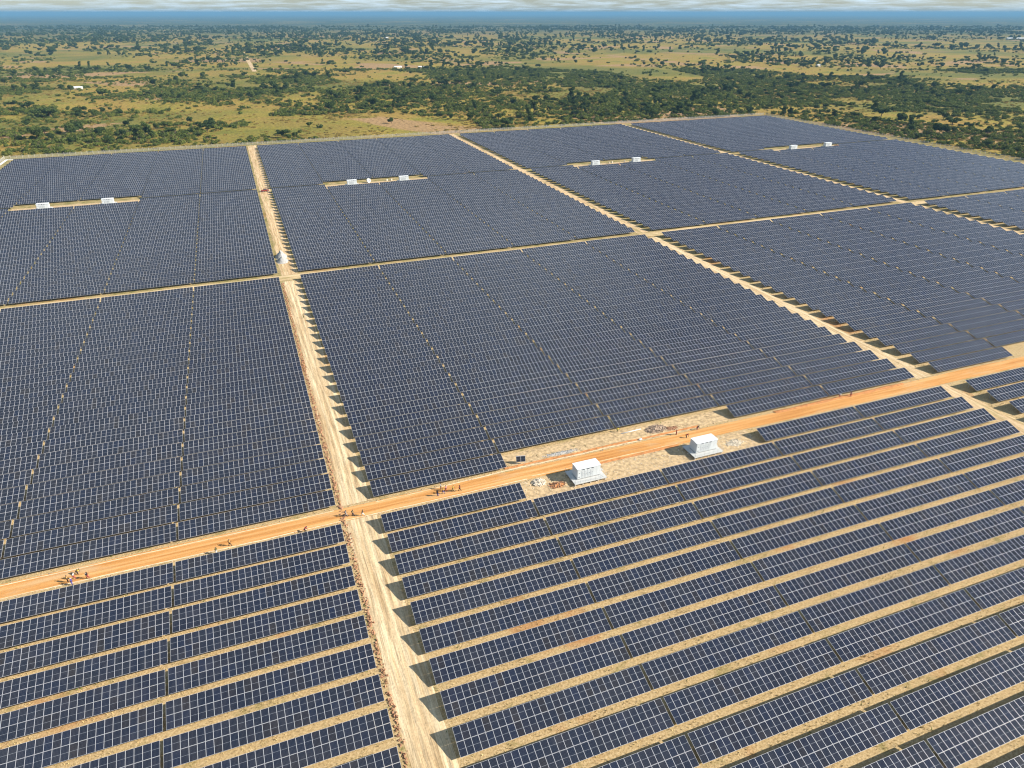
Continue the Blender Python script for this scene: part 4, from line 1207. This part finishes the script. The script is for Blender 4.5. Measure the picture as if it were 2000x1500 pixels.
person((29.8, 126.2), E_ + 0.5, 'stand', BK, BLUE, 'person in black and blue, lowest of the five standing right of the crossing', BK)
person((31.2, 126.6), E_, 'walk', YEL, BLUE, 'person in yellow top and blue trousers within the group of six')
person((32.1, 127.2), E_ + 2.6, 'walk', PINK, RED, 'person in pink top and dark red trousers within the group of six')
person((31.2, 128.4), E_ + 3.0, 'stand', WH, BK, 'person in white top and black trousers, highest of the group of six')
person((33.6, 126.6), E_ - 0.4, 'stride', YEL, KHA, 'tall person in yellow overalls striding right within the group of six')
person((35.1, 126.2), E_, 'walk', RED, BK, 'person in dark red, rightmost of the group of six on the road')
person((-43.9, 127.3), E_, 'bend', YEL, BK, 'person in yellow vest bending, topmost of five at the far left', BK)
person((-44.3, 126.0), E_, 'walk', WH, RED, 'person in white top and red trousers among five at the left', BK)
person((-45.3, 125.5), E_ + 0.4, 'stand', ORG, BK, 'person in orange vest, leftmost of five on the road at the left')
person((-44.4, 124.4), E_ - 0.3, 'stand', BLUE, BLUE, 'person in blue overalls with pale cap, lowest of five at the left', None, WH)
person((-41.8, 125.2), E_, 'walk', BK, RED, 'person in black top with grey bag, rightmost of five at the left', GREY)
person((-15.4, 125.3), E_, 'walk', ORG, BK, 'person in orange top with dark backpack walking alone on the road', BK)
person((-18.0, 123.75), E_ + 2.2, 'stand', GRN, WH, 'person in dark green top half hidden behind a panel table')
person((95.9, 129.2), E_ + 2.9, 'stand', RED, RED, 'person in dark red standing on the upper road edge above the right station', None, PINK)
person((97.5, 127.0), E_ - 0.6, 'bend', RED, BK, 'person in dark red crouching on the road behind the right near station')
person((102.4, 129.2), E_ + 0.2, 'bend', BK, RED, 'person in black bending at the road edge above the right near station')
person((154.7, 128.9), E_, 'stand', PINK, RED, 'person in pink top, right one of two beside red soil far along road')
person((151.3, 129.7), E_, 'bend', WH, RED, 'person in white top, left one of two beside red soil far along road')
person((12.3, 246.0), E_ + 1.3, 'stand', KHA, GRN, 'lone person in khaki standing on the pale track among the panel rows', None, None, 'people on the tracks')
person((81.9, 135.9), E_ + 0.5, 'bend', YEL, GRN, 'person in yellow vest bending beside the long white pipe', None, None, 'people on the tracks')
person((-0.2, 124.2), E_ + 0.5, 'bend', RED, BK, 'person in dark red almost hidden behind the table left of the crossing', None, None, 'people on the tracks')

# ================================================================== HAZE
me_ = MB(); me_.box(-30000, 40000, -3000, 60000, -1.5, 135.0)
hm = bpy.data.materials.new('haze'); hm.use_nodes = True
hn = hm.node_tree; hn.nodes.clear()
ho = hn.nodes.new('ShaderNodeOutputMaterial'); hv = hn.nodes.new('ShaderNodeVolumePrincipled')
hv.inputs['Color'].default_value = (0.17, 0.37, 0.60, 1)
hv.inputs['Density'].default_value = 8.0e-5
hv.inputs['Anisotropy'].default_value = 0.0
hn.links.new(hv.outputs[0], ho.inputs['Volume'])
tag(me_.build('haze', hm), 'thin blue haze lying over the whole plain', 'haze', kind='stuff')
print('tables', len(tables), 'seen', len(seen), 'module tables', n_mod_tables, 'objects', len(scene.objects), 'trees', len(ind_idx), len(far_idx))
